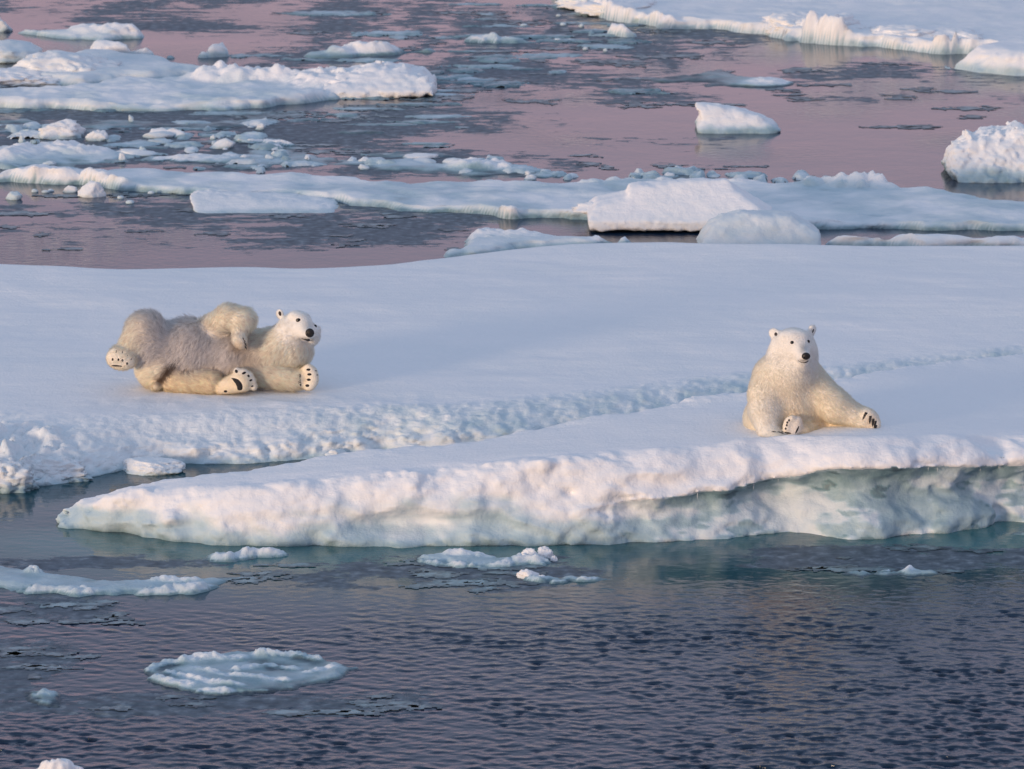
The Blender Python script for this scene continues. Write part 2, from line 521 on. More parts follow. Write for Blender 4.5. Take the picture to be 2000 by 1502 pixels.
def build_mid_floe():
    X = np.concatenate([np.arange(-11, -6.6, 0.15), np.arange(-6.6, 6.9, 0.03), np.arange(6.9, 12, 0.15)])
    yl, yw = smooth_interp(X, m_lip[:, 0], m_lip[:, 1]), smooth_interp(X, m_wat[:, 0], m_wat[:, 1])
    yw = yw + 0.15 * fbm(X * 0.8, 1.2, 3.3, 4)
    bk = []
    for a, b, c, d in MID:
        z = MZ + 0.05
        for _ in range(6):
            g = ground(a, b, z)
            z = float(mid_top(np.array([g[0]]), np.array([g[1] - 0.6]))[0])
        bk.append(g)
    bk = np.array(bk)
    yb = smooth_interp(X, bk[:, 0], bk[:, 1])
    nB, nT, nE = 84, 170, 14
    tb = np.linspace(0, 1, nB)
    P = []
    kind = []
    # bank: from under water up to the lip
    for t in tb:
        if t < 0.08:
            y = yw + 0.15 - t / 0.08 * 0.15; z = -0.3 + 0.3 * t / 0.08 + 0 * X
        else:
            s = (t - 0.08) / 0.92
            y = yw + (yl + 0.35 - yw) * s ** 1.15
            p = 1.6
            steep = sstep(-3.2, -1.0, X)                      # steeper, rougher bank towards the right
            prof = (1 - (1 - s) ** (1.45 + 0.7 * steep))
            z = MZ * prof
        P.append(np.stack([X, y, z], 1)); kind.append(np.full(len(X), t))
    yst = yl + 0.35
    for s in (np.linspace(0, 1, nT)[1:]) ** 1.0:
        y = yst + (yb - 0.45 - yst) * s
        P.append(np.stack([X, y, mid_top(X, y)], 1)); kind.append(np.full(len(X), 2.0))
    zend = mid_top(X, yb - 0.45)
    for s in np.linspace(0, 1, nE)[1:]:
        y = yb - 0.45 + 0.55 * s
        P.append(np.stack([X, y, zend - (zend + 0.2) * s ** 3.2], 1)); kind.append(np.full(len(X), 3.0))
    P = np.array(P).transpose(1, 0, 2)
    K = np.array(kind).T
    x, y, z = P[..., 0], P[..., 1], P[..., 2]
    bank = np.where(K <= 1.0, np.sin(np.pi * np.clip((K - 0.0) / 1.0, 0, 1)) ** 0.7, 0)
    zblend = np.where(K <= 1.0, sstep(0.5, 1.0, K), 0)
    z = z * (1 - zblend) + zblend * np.minimum(mid_top(x, y), z + 0.2)
    rough = (0.25 + 0.35 * sstep(-3.6, -1.5, x) - 0.14 * sstep(0, 3, x)) * bank
    leftrub = sstep(-4.4, -5.4, x) * bank * sstep(0.95, 0.5, K)
    low = bank * sstep(0.55, 0.2, K)
    b1 = billow(x * 2.3, y * 2.3, z * 2.3, 4, 0.6) - 0.4
    b2 = fbm(x * 9, y * 4, z * 9, 3)
    f3 = fbm(x * 3.5, y * 1.6, 2.2, 4)
    b3 = fbm(x * 17, y * 9, z * 17, 3)
    z = z + rough * (0.012 * b1 + 0.030 * b2 + 0.016 * f3) + bank * 0.015 * b3 + leftrub * (0.30 * b1 + 0.04 * b2) + low * 0.06 * b1
    y = y - rough * 0.10 * b1 - low * (0.10 * f3 + 0.12 * b1)
    hole = np.exp(-(((x + 2.33) / 0.17) ** 2 + ((y - 44.72) / 0.28) ** 2)) * 0.07
    z = z - hole
    V = np.stack([x, y, z], -1).reshape(-1, 3)
    nz = fbm(x * 4.5, y * 3, z * 4.5, 4)
    icy = bank * (0.15 + 0.09 * sstep(-3.0, -0.5, x) + 0.14 * nz * sstep(-3.5, -1, x)) + 0.35 * sstep(0.10, -0.02, z) + np.where(K > 1.5, 0.045 + 0.05 * fbm(x * 0.35, y * 0.8, 1.0, 3), 0)  # bank tinted bluer, more so rightwards: its shade is painted in
    icy = np.where(K == 3.0, 0.08, icy)
    o = mesh_obj("ice_floe", V, grid_faces(*K.shape), ICE, {'icy': np.clip(icy, 0, 1).ravel()})
    return tag(o, "wide smooth snow covered floe the bear on its back is lying on", "ice floe")


mid_floe = build_mid_floe()


# ------------------------------------------------------------------ builder for the other floes: height field over an outline
def poly_sd(P, poly):
    """signed distance to a polygon, positive inside"""
    x, y = P[:, 0], P[:, 1]
    d = np.full(len(P), 1e9)
    ins = np.zeros(len(P), bool)
    n = len(poly)
    for i in range(n):
        a, b = poly[i], poly[(i + 1) % n]
        e = b - a
        t = np.clip(((x - a[0]) * e[0] + (y - a[1]) * e[1]) / (e @ e + 1e-12), 0, 1)
        d = np.minimum(d, (x - a[0] - t * e[0]) ** 2 + (y - a[1] - t * e[1]) ** 2)
        c = (a[1] > y) != (b[1] > y)
        ins ^= c & (x < (b[0] - a[0]) * (y - a[1]) / (b[1] - a[1] + 1e-12) + a[0])
    d = np.sqrt(d)
    return np.where(ins, d, -d)


def line_dist(x, y, L):
    d = np.full(x.shape, 1e9)
    for a, b in zip(L[:-1], L[1:]):
        e = b - a
        t = np.clip(((x - a[0]) * e[0] + (y - a[1]) * e[1]) / (e @ e + 1e-12), 0, 1)
        d = np.minimum(d, np.hypot(x - a[0] - t * e[0], y - a[1] - t * e[1]))
    return d


def block(name, label, cat, sil, depth, z0=0.0, rnd_k=0.05, noise=0.03, icy=0.05, icy_low=0.4, cell=0.03, slope=0.5, seed=0, fine=0.008):
    """a block of ice from its outline, with real depth: flanks lean back by slope towards the top"""
    sil = np.array(sil, float)
    base = ground(sil[:, 0].mean(), sil[:, 1].max() - 3, z0)
    yc = base[1] + depth * 0.5
    W = np.array([at_depth(p[0], p[1], yc) for p in sil])
    lo, hi = W.min(0), W.max(0)
    X, Y, Z = np.arange(lo[0] - 0.2, hi[0] + 0.2, cell), np.arange(yc - depth * 0.75, yc + depth * 0.75, cell * 1.2), np.arange(lo[2] - 0.15, hi[2] + 0.15, cell * 0.8)
    xz = np.stack([q.ravel() for q in np.meshgrid(X, Z, indexing='ij')], 1)
    d2 = -poly_sd(xz, W[:, [0, 2]]).reshape(len(X), 1, len(Z))
    x3, y3, z3 = np.meshgrid(X, Y, Z, indexing='ij')
    hz = np.clip((z3 - z0) / max(hi[2] - z0, 0.05), 0, 1)
    dy = np.abs(y3 - yc - depth * 0.15 * hz) - depth * 0.5 * (1 - slope * hz)
    f = smax(np.broadcast_to(d2, x3.shape), dy * 0.8, rnd_k * 2)
    s = seed * 5.3
    f = f + noise * (fbm(x3 * 3 + s, y3 * 3, z3 * 3.5, 3) - 1.2 * (billow(x3 * 5 + s, y3 * 5, z3 * 5, 3) - 0.4)) + fine * fbm(x3 * 16, y3 * 16, z3 * 16 + s, 2)
    V, F = surface_nets(f, (X[0], Y[0], Z[0]), (cell, cell * 1.2, cell * 0.8))
    rel = (V[:, 2] - z0) / max(hi[2] - z0, 0.05)
    ic = icy + (icy_low - icy) * sstep(0.35, 0.02, rel + 0.1 * fbm(V[:, 0] * 3, V[:, 1] * 3, s, 3)) + 0.05 * fbm(V[:, 0] * 2, V[:, 1] * 2, V[:, 2] * 4 + s, 3)
    org = np.array([base[0], yc, z0])
    o = mesh_obj(name, V - org, F, ICE, {'icy': np.clip(ic, 0, 1)})
    o.location = org
    return tag(o, label, cat)


def floe(name, label, cat, front, back, h, ridges=(), cell=0.04, edge=0.22, ragged=0.10, rscale=2.0, top=0.02, seed=0,
         icy_top=0.05, icy_side=0.5, icy_noise=0.1, group=None, sharp=2.2, kind=None, ridge_white=0.9):
    """front: outline pixels at the water, back: outline pixels at the height of the top; ridges: (pixels on the top, width, height)"""
    poly = np.array([ground(*p) for p in front] + [ground(p[0], p[1], h) for p in back[::-1]])
    lo, hi = poly.min(0) - 0.35, poly.max(0) + 0.35
    X, Y = np.arange(lo[0], hi[0], cell), np.arange(lo[1], hi[1], cell * (0.5 if cell > 0.03 else 0.8))
    x, y = [a.ravel() for a in np.meshgrid(X, Y, indexing='ij')]
    s = seed * 13.7
    oct_ = 5 if cell < 0.03 else 3
    d = poly_sd(np.stack([x, y], 1), poly)
    sel = d > -0.35
    dn = d.copy()
    dn[sel] += ragged * fbm(x[sel] * rscale + s, y[sel] * rscale, s, oct_, 0.5)
    keep = dn > -0.14
    xk, yk, dk = x[keep], y[keep], dn[keep]
    t = np.clip(dk / edge, 0, 1)
    z = -0.05 + (h + 0.05) * (1 - (1 - t) ** sharp) + np.minimum(dk, 0) * 1.5
    z += np.clip(t * 3, 0, 1) * (1 - t) * 0.22 * h * fbm(xk * 3 + s, yk * 3, s + 6, 3)
    z += t * top * fbm(xk * 1.3 + s, yk * 1.3, s + 4, 4)
    ice = icy_top + icy_noise * fbm(xk * 1.1, yk * 1.1, s + 8, 4) * t
    wet = (0.55 if h > 0.12 else 0.75) * h * (1 + 0.5 * fbm(xk * 1.5, yk * 1.5, s + 3, 3))
    ice = ice + (icy_side - icy_top) * sstep(wet, wet * 0.15, z)
    rd = 0
    for pts, w, hh in ridges:
        L = np.array([ground(p[0], p[1], h + 0.3 * hh) for p in pts])
        if len(L) == 1: L = np.concatenate([L, L + 0.01])
        g = np.exp(-(line_dist(xk, yk, L) / w) ** 2 * 1.2)
        rr = np.random.RandomState(seed * 31 + len(pts) + int(w * 100))
        seg = np.concatenate([[0], np.cumsum(np.hypot(*np.diff(L, axis=0).T))])
        nl = int(np.clip(10 * (seg[-1] + w) / w * 1.6, 14, 220))
        tt = rr.rand(nl) * seg[-1]
        cx = np.interp(tt, seg, L[:, 0]) + rr.normal(size=nl) * w * 0.42
        cy = np.interp(tt, seg, L[:, 1]) + rr.normal(size=nl) * w * 0.42
        cr = w * rr.uniform(0.16, 0.55, nl) * np.where(rr.rand(nl) < 0.15, 1.25, 1)
        along = 0.55 + 0.45 * np.interp(tt, np.linspace(0, seg[-1] + 1e-6, 7), rr.rand(7))
        ch = hh * rr.uniform(0.35, 1.0, nl) * along
        wob = 0.05 * fbm(xk * 7 + s, yk * 7, s, 3)
        bl = np.zeros_like(xk)
        for q in range(nl):
            near_q = (np.abs(xk - cx[q]) < cr[q]) & (np.abs(yk - cy[q]) < cr[q])
            kq = np.where(near_q)[0]
            if not len(kq): continue
            q2 = 1 - ((xk[kq] - cx[q]) ** 2 + (yk[kq] - cy[q]) ** 2) / cr[q] ** 2 + wob[kq] * 4
            bl[kq] = np.maximum(bl[kq], ch[q] * np.sqrt(np.clip(q2, 0, 1)))
        nb = billow(xk * 1.5 / max(w, 0.3) + s, yk * 1.5 / max(w, 0.3), s + 2, 3, 0.5)
        add_h = hh * g * (0.20 + 0.45 * nb) + bl * 0.85
        z += add_h * np.clip(t * 1.8, 0, 1)
        rd = np.maximum(rd, np.clip(g * 1.6 - 0.2, 0, 1))
        z += g * 0.03 * np.clip(t, 0, 1) * fbm(xk * 9, yk * 9, s, 3)
    ice = ice * (1 - ridge_white * rd * sstep(h * 0.3, h * 0.8, z))
    if cell > 0.03:
        flank = 4 * t * (1 - t)
        yk = yk - flank * 0.07 * fbm(xk * 2.0 + s, z * 9, s, 3)
        xk = xk + flank * 0.04 * fbm(xk * 2.6, z * 9 + 5, s + 5, 3)
        ice = ice + flank * 0.10 * fbm(xk * 1.2, z * 16, s + 1, 3)
    ids = np.full(len(x), -1)
    ids[keep] = np.arange(keep.sum())
    F = ids[grid_faces(len(X), len(Y))]
    F = F[(F >= 0).all(1)]
    V = np.stack([xk, yk, z], 1)
    if len(F) == 0: return None
    V, F, ice = compact(V, F, ice)
    o = mesh_obj(name, V, F, ICE, {'icy': np.clip(ice, 0, 1)})
    return tag(o, label, cat, group, kind)


floe("ice_floe", "long low floe with white front rim, behind the two bears, carrying a pyramid shaped hummock", "ice floe",
     [(-60, 358), (20, 356), (110, 362), (210, 366), (300, 376), (370, 384), (520, 388), (650, 394), (720, 404), (800, 414), (900, 418), (1000, 424), (1100, 430),
      (1200, 436), (1300, 443), (1370, 447), (1450, 452), (1600, 448), (1700, 446), (1800, 448), (2000, 452), (2400, 460)],
     [(-60, 335), (20, 334), (100, 328), (300, 329), (500, 336), (640, 342), (800, 350), (900, 350), (1060, 352), (1200, 350), (1330, 350), (1500, 352), (1700, 358),
      (1850, 374), (2000, 390), (2400, 425)],
     0.11, [([(40, 342), (110, 338), (200, 342)], 0.5, 0.12), ([(880, 404), (1000, 410), (1150, 416), (1300, 426), (1390, 430)], 0.28, 0.17),
            ([(500, 380), (700, 396), (880, 404)], 0.14, 0.07), ([(20, 350), (110, 356), (220, 360), (340, 372)], 0.2, 0.12), ([(1500, 442), (1700, 438), (1900, 442)], 0.14, 0.05), ([(1150, 345), (1250, 342), (1330, 342), (1450, 346)], 0.25, 0.08), ([(1580, 346), (1650, 350), (1720, 356)], 0.3, 0.16)],
     cell=0.042, edge=0.13, ragged=0.2, rscale=1.4, seed=1, top=0.04, icy_top=0.20, icy_side=0.6, icy_noise=0.22)  # far top greyed: thin wet ice, with vignette dimming painted in
floe("ice_floe", "broad white floe with a snow peak at its tip, top left of the scene", "ice floe",
     [(-120, 216), (0, 217), (100, 214), (230, 218), (330, 219), (430, 217), (520, 212), (570, 206), (640, 194), (720, 182), (800, 175), (856, 170)],
     [(-120, 150), (0, 168), (120, 168), (230, 150), (330, 145), (420, 144), (470, 150), (560, 150), (650, 146), (740, 148), (850, 163)],
     0.15, [([(600, 158), (660, 160), (830, 166)], 0.4, 0.14), ([(400, 140), (460, 146), (560, 146), (640, 147)], 0.4, 0.22), ([(0, 205), (120, 205)], 0.4, 0.1), ([(200, 208), (400, 206), (540, 200), (700, 180)], 0.2, 0.08)],
     cell=0.05, edge=0.18, ragged=0.25, rscale=1.1, seed=2, top=0.07, icy_top=0.17, icy_side=0.55, icy_noise=0.15)  # icy tone here too mixes wet ice with painted vignette dimming
flat_far = floe("ice_floe", "large flat floe, top right, with a lumpy sunlit edge", "ice floe",
     [(1100, 2), (1140, 24), (1200, 40), (1290, 54), (1400, 58), (1480, 68), (1560, 84), (1640, 88), (1720, 92), (1800, 102), (1860, 106), (2000, 108), (2300, 105)],
     [(1080, -30), (1300, -40), (1700, -45), (2300, -40)],
     0.20, [([(1130, 0), (1180, 20), (1260, 32), (1320, 36)], 0.5, 0.16), ([(1480, 52), (1540, 56), (1600, 52), (1640, 62)], 0.6, 0.5), ([(1700, 74), (1760, 76), (1830, 80), (1900, 78)], 0.55, 0.38), ([(1320, 44), (1480, 54)], 0.3, 0.14), ([(1640, 72), (1720, 80)], 0.35, 0.2), ([(1900, 84), (2000, 92)], 0.35, 0.16)],
     cell=0.05, edge=0.16, ragged=0.28, rscale=1.2, seed=3, top=0.03, icy_top=0.07, icy_side=0.5)
floe("ice_floe", "rounded thick floe with a cream front, at the right edge below the flat floe", "ice floe",
     [(1842, 128), (1870, 137), (1920, 142), (1980, 148), (2060, 150), (2250, 150)], [(1848, 96), (1900, 78), (1980, 68), (2060, 64), (2250, 64)],
     0.40, [], cell=0.045, edge=0.55, ragged=0.08, seed=4, icy_top=0.05, icy_side=0.4, sharp=2.6)
floe("ice_floe", "grey blue slab below a small white lump, upper left, nearest the snow hummock", "ice floe",
     [(60, 165), (160, 172), (300, 160), (430, 150), (440, 135)], [(60, 120), (150, 92), (220, 92), (330, 108), (430, 128)],
     0.20, [], cell=0.055, edge=0.35, ragged=0.2, rscale=1.1, seed=5, icy_top=0.22, icy_side=0.5)
floe("ice_floe", "narrow floe with lumpy snow top and steep right end, upper left", "ice floe",
     [(165, 98), (260, 108), (330, 114), (400, 112), (446, 104)], [(170, 84), (250, 84), (320, 86), (400, 86), (442, 82)],
     0.26, [([(190, 86), (270, 90), (330, 92)], 0.5, 0.22), ([(390, 88), (436, 84)], 0.35, 0.30)], cell=0.05, edge=0.25, ragged=0.14, seed=6)
floe("ice_floe", "thin floe with a bright snow bump, farthest of the upper left group", "ice floe",
     [(30, 66), (120, 76), (200, 80), (280, 74)], [(40, 52), (150, 56), (220, 56), (284, 60)],
     0.10, [([(180, 54), (230, 56), (275, 60)], 0.4, 0.15)], cell=0.06, edge=0.3, ragged=0.15, seed=7, icy_top=0.2)
block("ice_chunk", "wedge shaped slab tilted against the long low floe, left of centre", "ice chunk",
      [(370, 383), (384, 378), (430, 380), (500, 385), (575, 389), (652, 395), (664, 403), (600, 415), (520, 420), (440, 420), (405, 414), (385, 402)], 1.5, noise=0.02, seed=8, slope=0.8, icy=0.12, icy_low=0.35)
floe("ice_floe", "low ridge of white rubble along the back of the wide floe, right side", "ice floe",
     [(1570, 475), (1650, 478), (1750, 478), (1830, 476), (1900, 478), (2100, 480)], [(1580, 462), (1640, 458), (1740, 458), (1820, 464), (1900, 462), (2100, 464)],
     0.16, [([(1600, 463), (1660, 460), (1730, 460), (1790, 465)], 0.28, 0.16), ([(1870, 465), (1930, 463), (2000, 465)], 0.25, 0.12)], cell=0.04, edge=0.2, ragged=0.14, seed=9, icy_top=0.08)
floe("ice_floe", "thin pale shelf of ice touching the back edge of the wide floe, mid picture", "ice floe",
     [(860, 505), (950, 495), (1050, 485), (1200, 478), (1230, 470)], [(880, 482), (910, 458), (940, 448), (1040, 450), (1120, 458), (1220, 464)],
     0.10, [([(915, 452), (960, 450), (1020, 454)], 0.3, 0.06), ([(1180, 460), (1215, 460)], 0.2, 0.07)], cell=0.04, edge=0.25, ragged=0.2, rscale=1.3, seed=10, icy_top=0.22, icy_side=0.5)
floe("ice_floe", "thin grey streak of floe with a white crest alone in the rose water, top centre", "ice floe",
     [(585, 110), (650, 114), (740, 112), (840, 100)], [(590, 100), (680, 92), (760, 86), (840, 92)],
     0.10, [([(690, 92), (740, 90), (770, 92)], 0.5, 0.16)], cell=0.05, edge=0.4, ragged=0.3, rscale=1.2, seed=11, icy_top=0.42, icy_side=0.7)
floe("ice_floe", "small grey floe with one white bump, right of the thin streak, top centre", "ice floe",
     [(905, 82), (950, 86), (1040, 84), (1070, 78)], [(910, 68), (950, 66), (1050, 74)],
     0.10, [([(930, 70), (960, 72)], 0.45, 0.2)], cell=0.05, edge=0.4, ragged=0.25, seed=12, icy_top=0.38, icy_side=0.6)
floe("ice_floe", "small white snow lump floating just in front of the flat floe, top right", "ice floe",
     [(1148, 62), (1190, 72), (1225, 74), (1262, 68)], [(1150, 54), (1190, 48), (1240, 56)],
     0.16, [([(1180, 50), (1210, 54)], 0.5, 0.22)], cell=0.05, edge=0.35, ragged=0.15, seed=13, icy_top=0.12, icy_side=0.5)
floe("ice_floe", "flat glazed sheet of dark blue ice in the rose water, right of centre, far", "ice floe",
     [(1280, 160), (1380, 172), (1500, 172), (1600, 160)], [(1270, 146), (1400, 142), (1520, 148), (1600, 152)],
     0.04, [([(1490, 158), (1540, 158)], 0.4, 0.05)], cell=0.05, edge=0.5, ragged=0.5, rscale=1.0, seed=14, icy_top=0.72, icy_side=0.95, icy_noise=0.2)

block("snow_hummock", "snow peak crowning the tip of the broad white floe, upper left", "ice hummock",
      [(630, 160), (660, 148), (700, 139), (730, 130), (755, 127), (770, 134), (790, 128), (802, 136), (830, 146), (848, 160), (850, 176), (640, 182)], 1.7, z0=0.12, noise=0.06, seed=5, slope=0.7, icy_low=0.08, icy=0.05, cell=0.04)
floe("slush_floe", "belt of grey slush between the long low floe and the rose water", "ice floe",
     [(420, 322), (600, 330), (800, 338), (1000, 346), (1060, 344)], [(440, 300), (560, 296), (700, 306), (900, 310), (1040, 322)],
     0.03, [([(900, 320), (980, 322)], 0.3, 0.12)], cell=0.05, edge=0.5, ragged=0.6, rscale=0.9, top=0.03, seed=31, icy_top=0.46, icy_side=0.8, icy_noise=0.3, sharp=1.3)
floe("slush_floe", "grey blue slush field at the left edge, above the long low floe", "ice floe",
     [(-60, 325), (60, 328), (200, 322), (280, 312)], [(-60, 285), (60, 275), (160, 280), (260, 290)],
     0.04, [([(0, 300), (60, 292)], 0.5, 0.16), ([(130, 290), (180, 292)], 0.4, 0.12)], cell=0.05, edge=0.5, ragged=0.5, rscale=0.9, top=0.04, seed=32, icy_top=0.34, icy_side=0.7, icy_noise=0.25, sharp=1.3)
floe("slush_floe", "grey sheet of slush between the broad white floe and the slush field, left", "ice floe",
     [(-60, 262), (200, 262), (420, 252), (560, 240)], [(-60, 232), (150, 234), (330, 230), (520, 226)],
     0.02, [], cell=0.05, edge=0.6, ragged=0.9, rscale=0.8, top=0.03, seed=34, icy_top=0.66, icy_side=0.85, icy_noise=0.35, sharp=1.2)
floe("slush_floe", "grey sheet of slush right below the slush belt's left end", "ice floe",
     [(240, 318), (400, 328), (560, 326), (700, 316)], [(260, 300), (420, 296), (560, 294), (680, 304)],
     0.02, [([(330, 308), (420, 306)], 0.4, 0.05)], cell=0.05, edge=0.6, ragged=0.8, rscale=0.9, top=0.03, seed=35, icy_top=0.55, icy_side=0.85, icy_noise=0.35, sharp=1.2)
floe("slush_floe", "thin curved slush rim of ice left of centre, above the slush belt", "ice floe",
     [(272, 268), (330, 272), (440, 278), (520, 284), (640, 292)], [(280, 256), (340, 254), (440, 266), (520, 272), (640, 284)],
     0.05, [([(290, 258), (330, 257)], 0.35, 0.12), ([(470, 270), (560, 278)], 0.2, 0.06)], cell=0.05, edge=0.3, ragged=0.2, rscale=1.2, top=0.03, seed=33, icy_top=0.35, icy_side=0.8, icy_noise=0.2, sharp=1.3)

# thin slushy floes in the foreground water
floe("ice_pancake", "round pancake of slushy ice with raised crumbly rim, alone in the near water", "ice pancake",
     [(262, 1308), (285, 1334), (340, 1354), (420, 1363), (510, 1360), (600, 1348), (670, 1330), (708, 1306)],
     [(268, 1292), (320, 1276), (420, 1268), (520, 1264), (610, 1268), (680, 1284)],
     0.03, [([(285, 1304), (320, 1290), (400, 1282), (470, 1280)], 0.07, 0.04), ([(500, 1274), (570, 1274), (620, 1281)], 0.055, 0.05), ([(300, 1318), (330, 1328), (370, 1334)], 0.07, 0.032),
            ([(460, 1308), (520, 1295), (580, 1302)], 0.06, 0.026), ([(380, 1345), (480, 1350), (580, 1340)], 0.06, 0.02), ([(380, 1300), (430, 1318), (560, 1325)], 0.05, 0.018), ([(600, 1310), (650, 1300)], 0.05, 0.018),
            ([(330, 1308), (400, 1330), (470, 1338)], 0.05, 0.018)],
     cell=0.015, edge=0.16, ragged=0.06, rscale=5, top=0.035, seed=21, icy_top=0.56, icy_side=0.9, icy_noise=0.3, sharp=1.2, ridge_white=0.62)
floe("slush_floe", "pale flat slush floe with two snow mounds at its edge, near left", "ice floe",
     [(-80, 1152), (0, 1156), (80, 1162), (180, 1168), (280, 1170), (380, 1162), (440, 1148), (466, 1132)],
     [(-80, 1098), (0, 1094), (60, 1098), (150, 1116), (240, 1122), (340, 1114), (420, 1122)],
     0.035, [([(40, 1148), (110, 1146), (175, 1150)], 0.10, 0.075), ([(285, 1152), (350, 1146), (410, 1140)], 0.11, 0.08), ([(300, 1128), (380, 1130)], 0.07, 0.04), ([(62, 1112), (72, 1111)], 0.07, 0.07)],
     cell=0.022, edge=0.25, ragged=0.12, rscale=3, top=0.03, seed=22, icy_top=0.42, icy_side=0.65, icy_noise=0.12, sharp=1.5, ridge_white=0.6)
floe("slush_floe", "narrow pale slush floe lying just below the foremost floe, left one", "ice floe",
     [(336, 1092), (370, 1100), (450, 1100), (540, 1092), (610, 1080)], [(345, 1086), (400, 1076), (470, 1070), (530, 1066), (600, 1076)],
     0.035, [([(390, 1088), (450, 1085), (510, 1077), (550, 1076)], 0.07, 0.05)], cell=0.02, edge=0.2, ragged=0.10, rscale=4, top=0.03, seed=23, icy_top=0.42, icy_side=0.7, sharp=1.5, ridge_white=0.6)
knob_a = floe("slush_floe", "pale slush floe with a double snow knob at its right end, below the foremost floe", "ice floe",
     [(786, 1088), (830, 1104), (900, 1112), (990, 1112), (1070, 1108), (1095, 1098)], [(790, 1080), (850, 1076), (930, 1074), (1010, 1076), (1085, 1088)],
     0.04, [([(800, 1088), (860, 1094), (930, 1100), (990, 1095)], 0.07, 0.055), ([(880, 1080), (960, 1080)], 0.09, 0.035), ([(1020, 1090), (1075, 1090)], 0.10, 0.05)],
     cell=0.02, edge=0.2, ragged=0.10, rscale=4, top=0.03, seed=24, icy_top=0.38, icy_side=0.6, sharp=1.5, ridge_white=0.6)
knob_b = floe("slush_floe", "pale slush floe with a white knob at its left end, nearest the ruffled water", "ice floe",
     [(1004, 1132), (1040, 1142), (1110, 1144), (1180, 1138), (1260, 1130)], [(1010, 1122), (1060, 1116), (1150, 1116), (1230, 1118)],
     0.03, [([(1022, 1130), (1050, 1126)], 0.10, 0.04), ([(1080, 1132), (1150, 1128), (1200, 1124)], 0.10, 0.04)], cell=0.02, edge=0.25, ragged=0.12, rscale=4, top=0.03, seed=25, icy_top=0.46, icy_side=0.75, sharp=1.5, ridge_white=0.6)
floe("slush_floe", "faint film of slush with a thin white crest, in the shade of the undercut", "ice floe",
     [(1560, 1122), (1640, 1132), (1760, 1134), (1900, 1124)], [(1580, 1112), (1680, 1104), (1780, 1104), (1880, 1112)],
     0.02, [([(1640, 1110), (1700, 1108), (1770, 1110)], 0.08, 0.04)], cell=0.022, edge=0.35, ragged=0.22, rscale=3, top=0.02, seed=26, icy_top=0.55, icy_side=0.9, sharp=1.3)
floe("slush_floe", "little pale slush patch at the right edge, under the foremost floe", "ice floe",
     [(1925, 1042), (1960, 1048), (2010, 1050), (2080, 1048)], [(1930, 1036), (1970, 1030), (2080, 1030)],
     0.05, [], cell=0.02, edge=0.2, ragged=0.1, rscale=4, seed=27, icy_top=0.3, icy_side=0.7, sharp=1.4)
floe("slush_floe", "small dull slush floe close to the left edge, below the pancake", "ice floe",
     [(28, 1362), (55, 1380), (110, 1388), (170, 1380)], [(34, 1346), (80, 1338), (150, 1350)],
     0.03, [([(60, 1352), (110, 1352)], 0.10, 0.02), ([(70, 1368), (120, 1372)], 0.08, 0.015)], cell=0.018, edge=0.22, ragged=0.12, rscale=4, seed=28, icy_top=0.62, icy_side=0.95, icy_noise=0.3, sharp=1.3, ridge_white=0.35)
floe("snow_lump", "snowy lump of ice cut off by the bottom edge, left", "ice chunk",
     [(30, 1520), (100, 1534), (190, 1526), (215, 1512)], [(45, 1496), (100, 1488), (160, 1488), (200, 1500)],
     0.10, [([(70, 1500), (130, 1497), (175, 1501)], 0.09, 0.09)], cell=0.015, edge=0.12, ragged=0.04, rscale=6, seed=29, icy_top=0.08)


# ------------------------------------------------------------------ chunks: faceted lumps of ice
def ico(n):
    import bmesh
    bm = bmesh.new()
    bmesh.ops.create_icosphere(bm, subdivisions=n, radius=1)
    V = np.array([v.co[:] for v in bm.verts]); F = np.array([[v.index for v in f.verts] for f in bm.faces])
    bm.free()
    return V, F


ICO = {n: ico(n) for n in (2, 3, 4, 5)}


def chunk(name, label, cat, px, py, wpx, hpx, seed=0, facets=10, rough=0.12, icy=0.06, icy_low=0.4, depth=0.7, sub=4, z0=0.0, lean=0.0, group=None, parent=None):
    """px,py: middle of the water line; wpx, hpx: width and height in the photograph"""
    rs = np.random.RandomState(seed + 100)
    g = ground(px, py, z0)
    sc = FPX / math.hypot(g[1], H)
    w, h = wpx / sc, hpx / sc
    dep = w * depth
    h = max(0.05, h - dep * 0.10)
    D, F = ICO[sub]
    r = np.full(len(D), 1.0)
    for k in range(facets):
        n = rs.normal(size=3); n[2] = abs(n[2]) * 0.8; n /= np.linalg.norm(n)
        c = rs.uniform(0.55, 0.92)
        q = D @ n
        r = np.minimum(r, np.where(q > 0.05, c / np.maximum(q, 0.05), 9))
    P = D * r[:, None]
    P /= np.abs(P).max(0)
    fr = 2.2
    nb = billow(P[:, 0] * fr + seed, P[:, 1] * fr, P[:, 2] * fr + seed, 4, 0.6) - 0.4
    nf = fbm(P[:, 0] * 6 + seed, P[:, 1] * 6, P[:, 2] * 6, 3)
    P = P * (1 + rough * 1.6 * nb + rough * 0.35 * nf)[:, None]
    P[:, 0] -= P[:, 2] * lean
    z = P[:, 2] * h * 0.72 + h * 0.28
    V = np.stack([P[:, 0] * w / 2, P[:, 1] * dep / 2 + dep * 0.3, z], 1)
    ic = icy + (icy_low - icy) * sstep(h * 0.4, 0.0, z) + 0.06 * nf
    o = mesh_obj(name, V, F, ICE, {'icy': np.clip(ic, 0, 1)}, parent)
    o.location = (g[0], g[1], z0)
    return tag(o, label, cat, group)


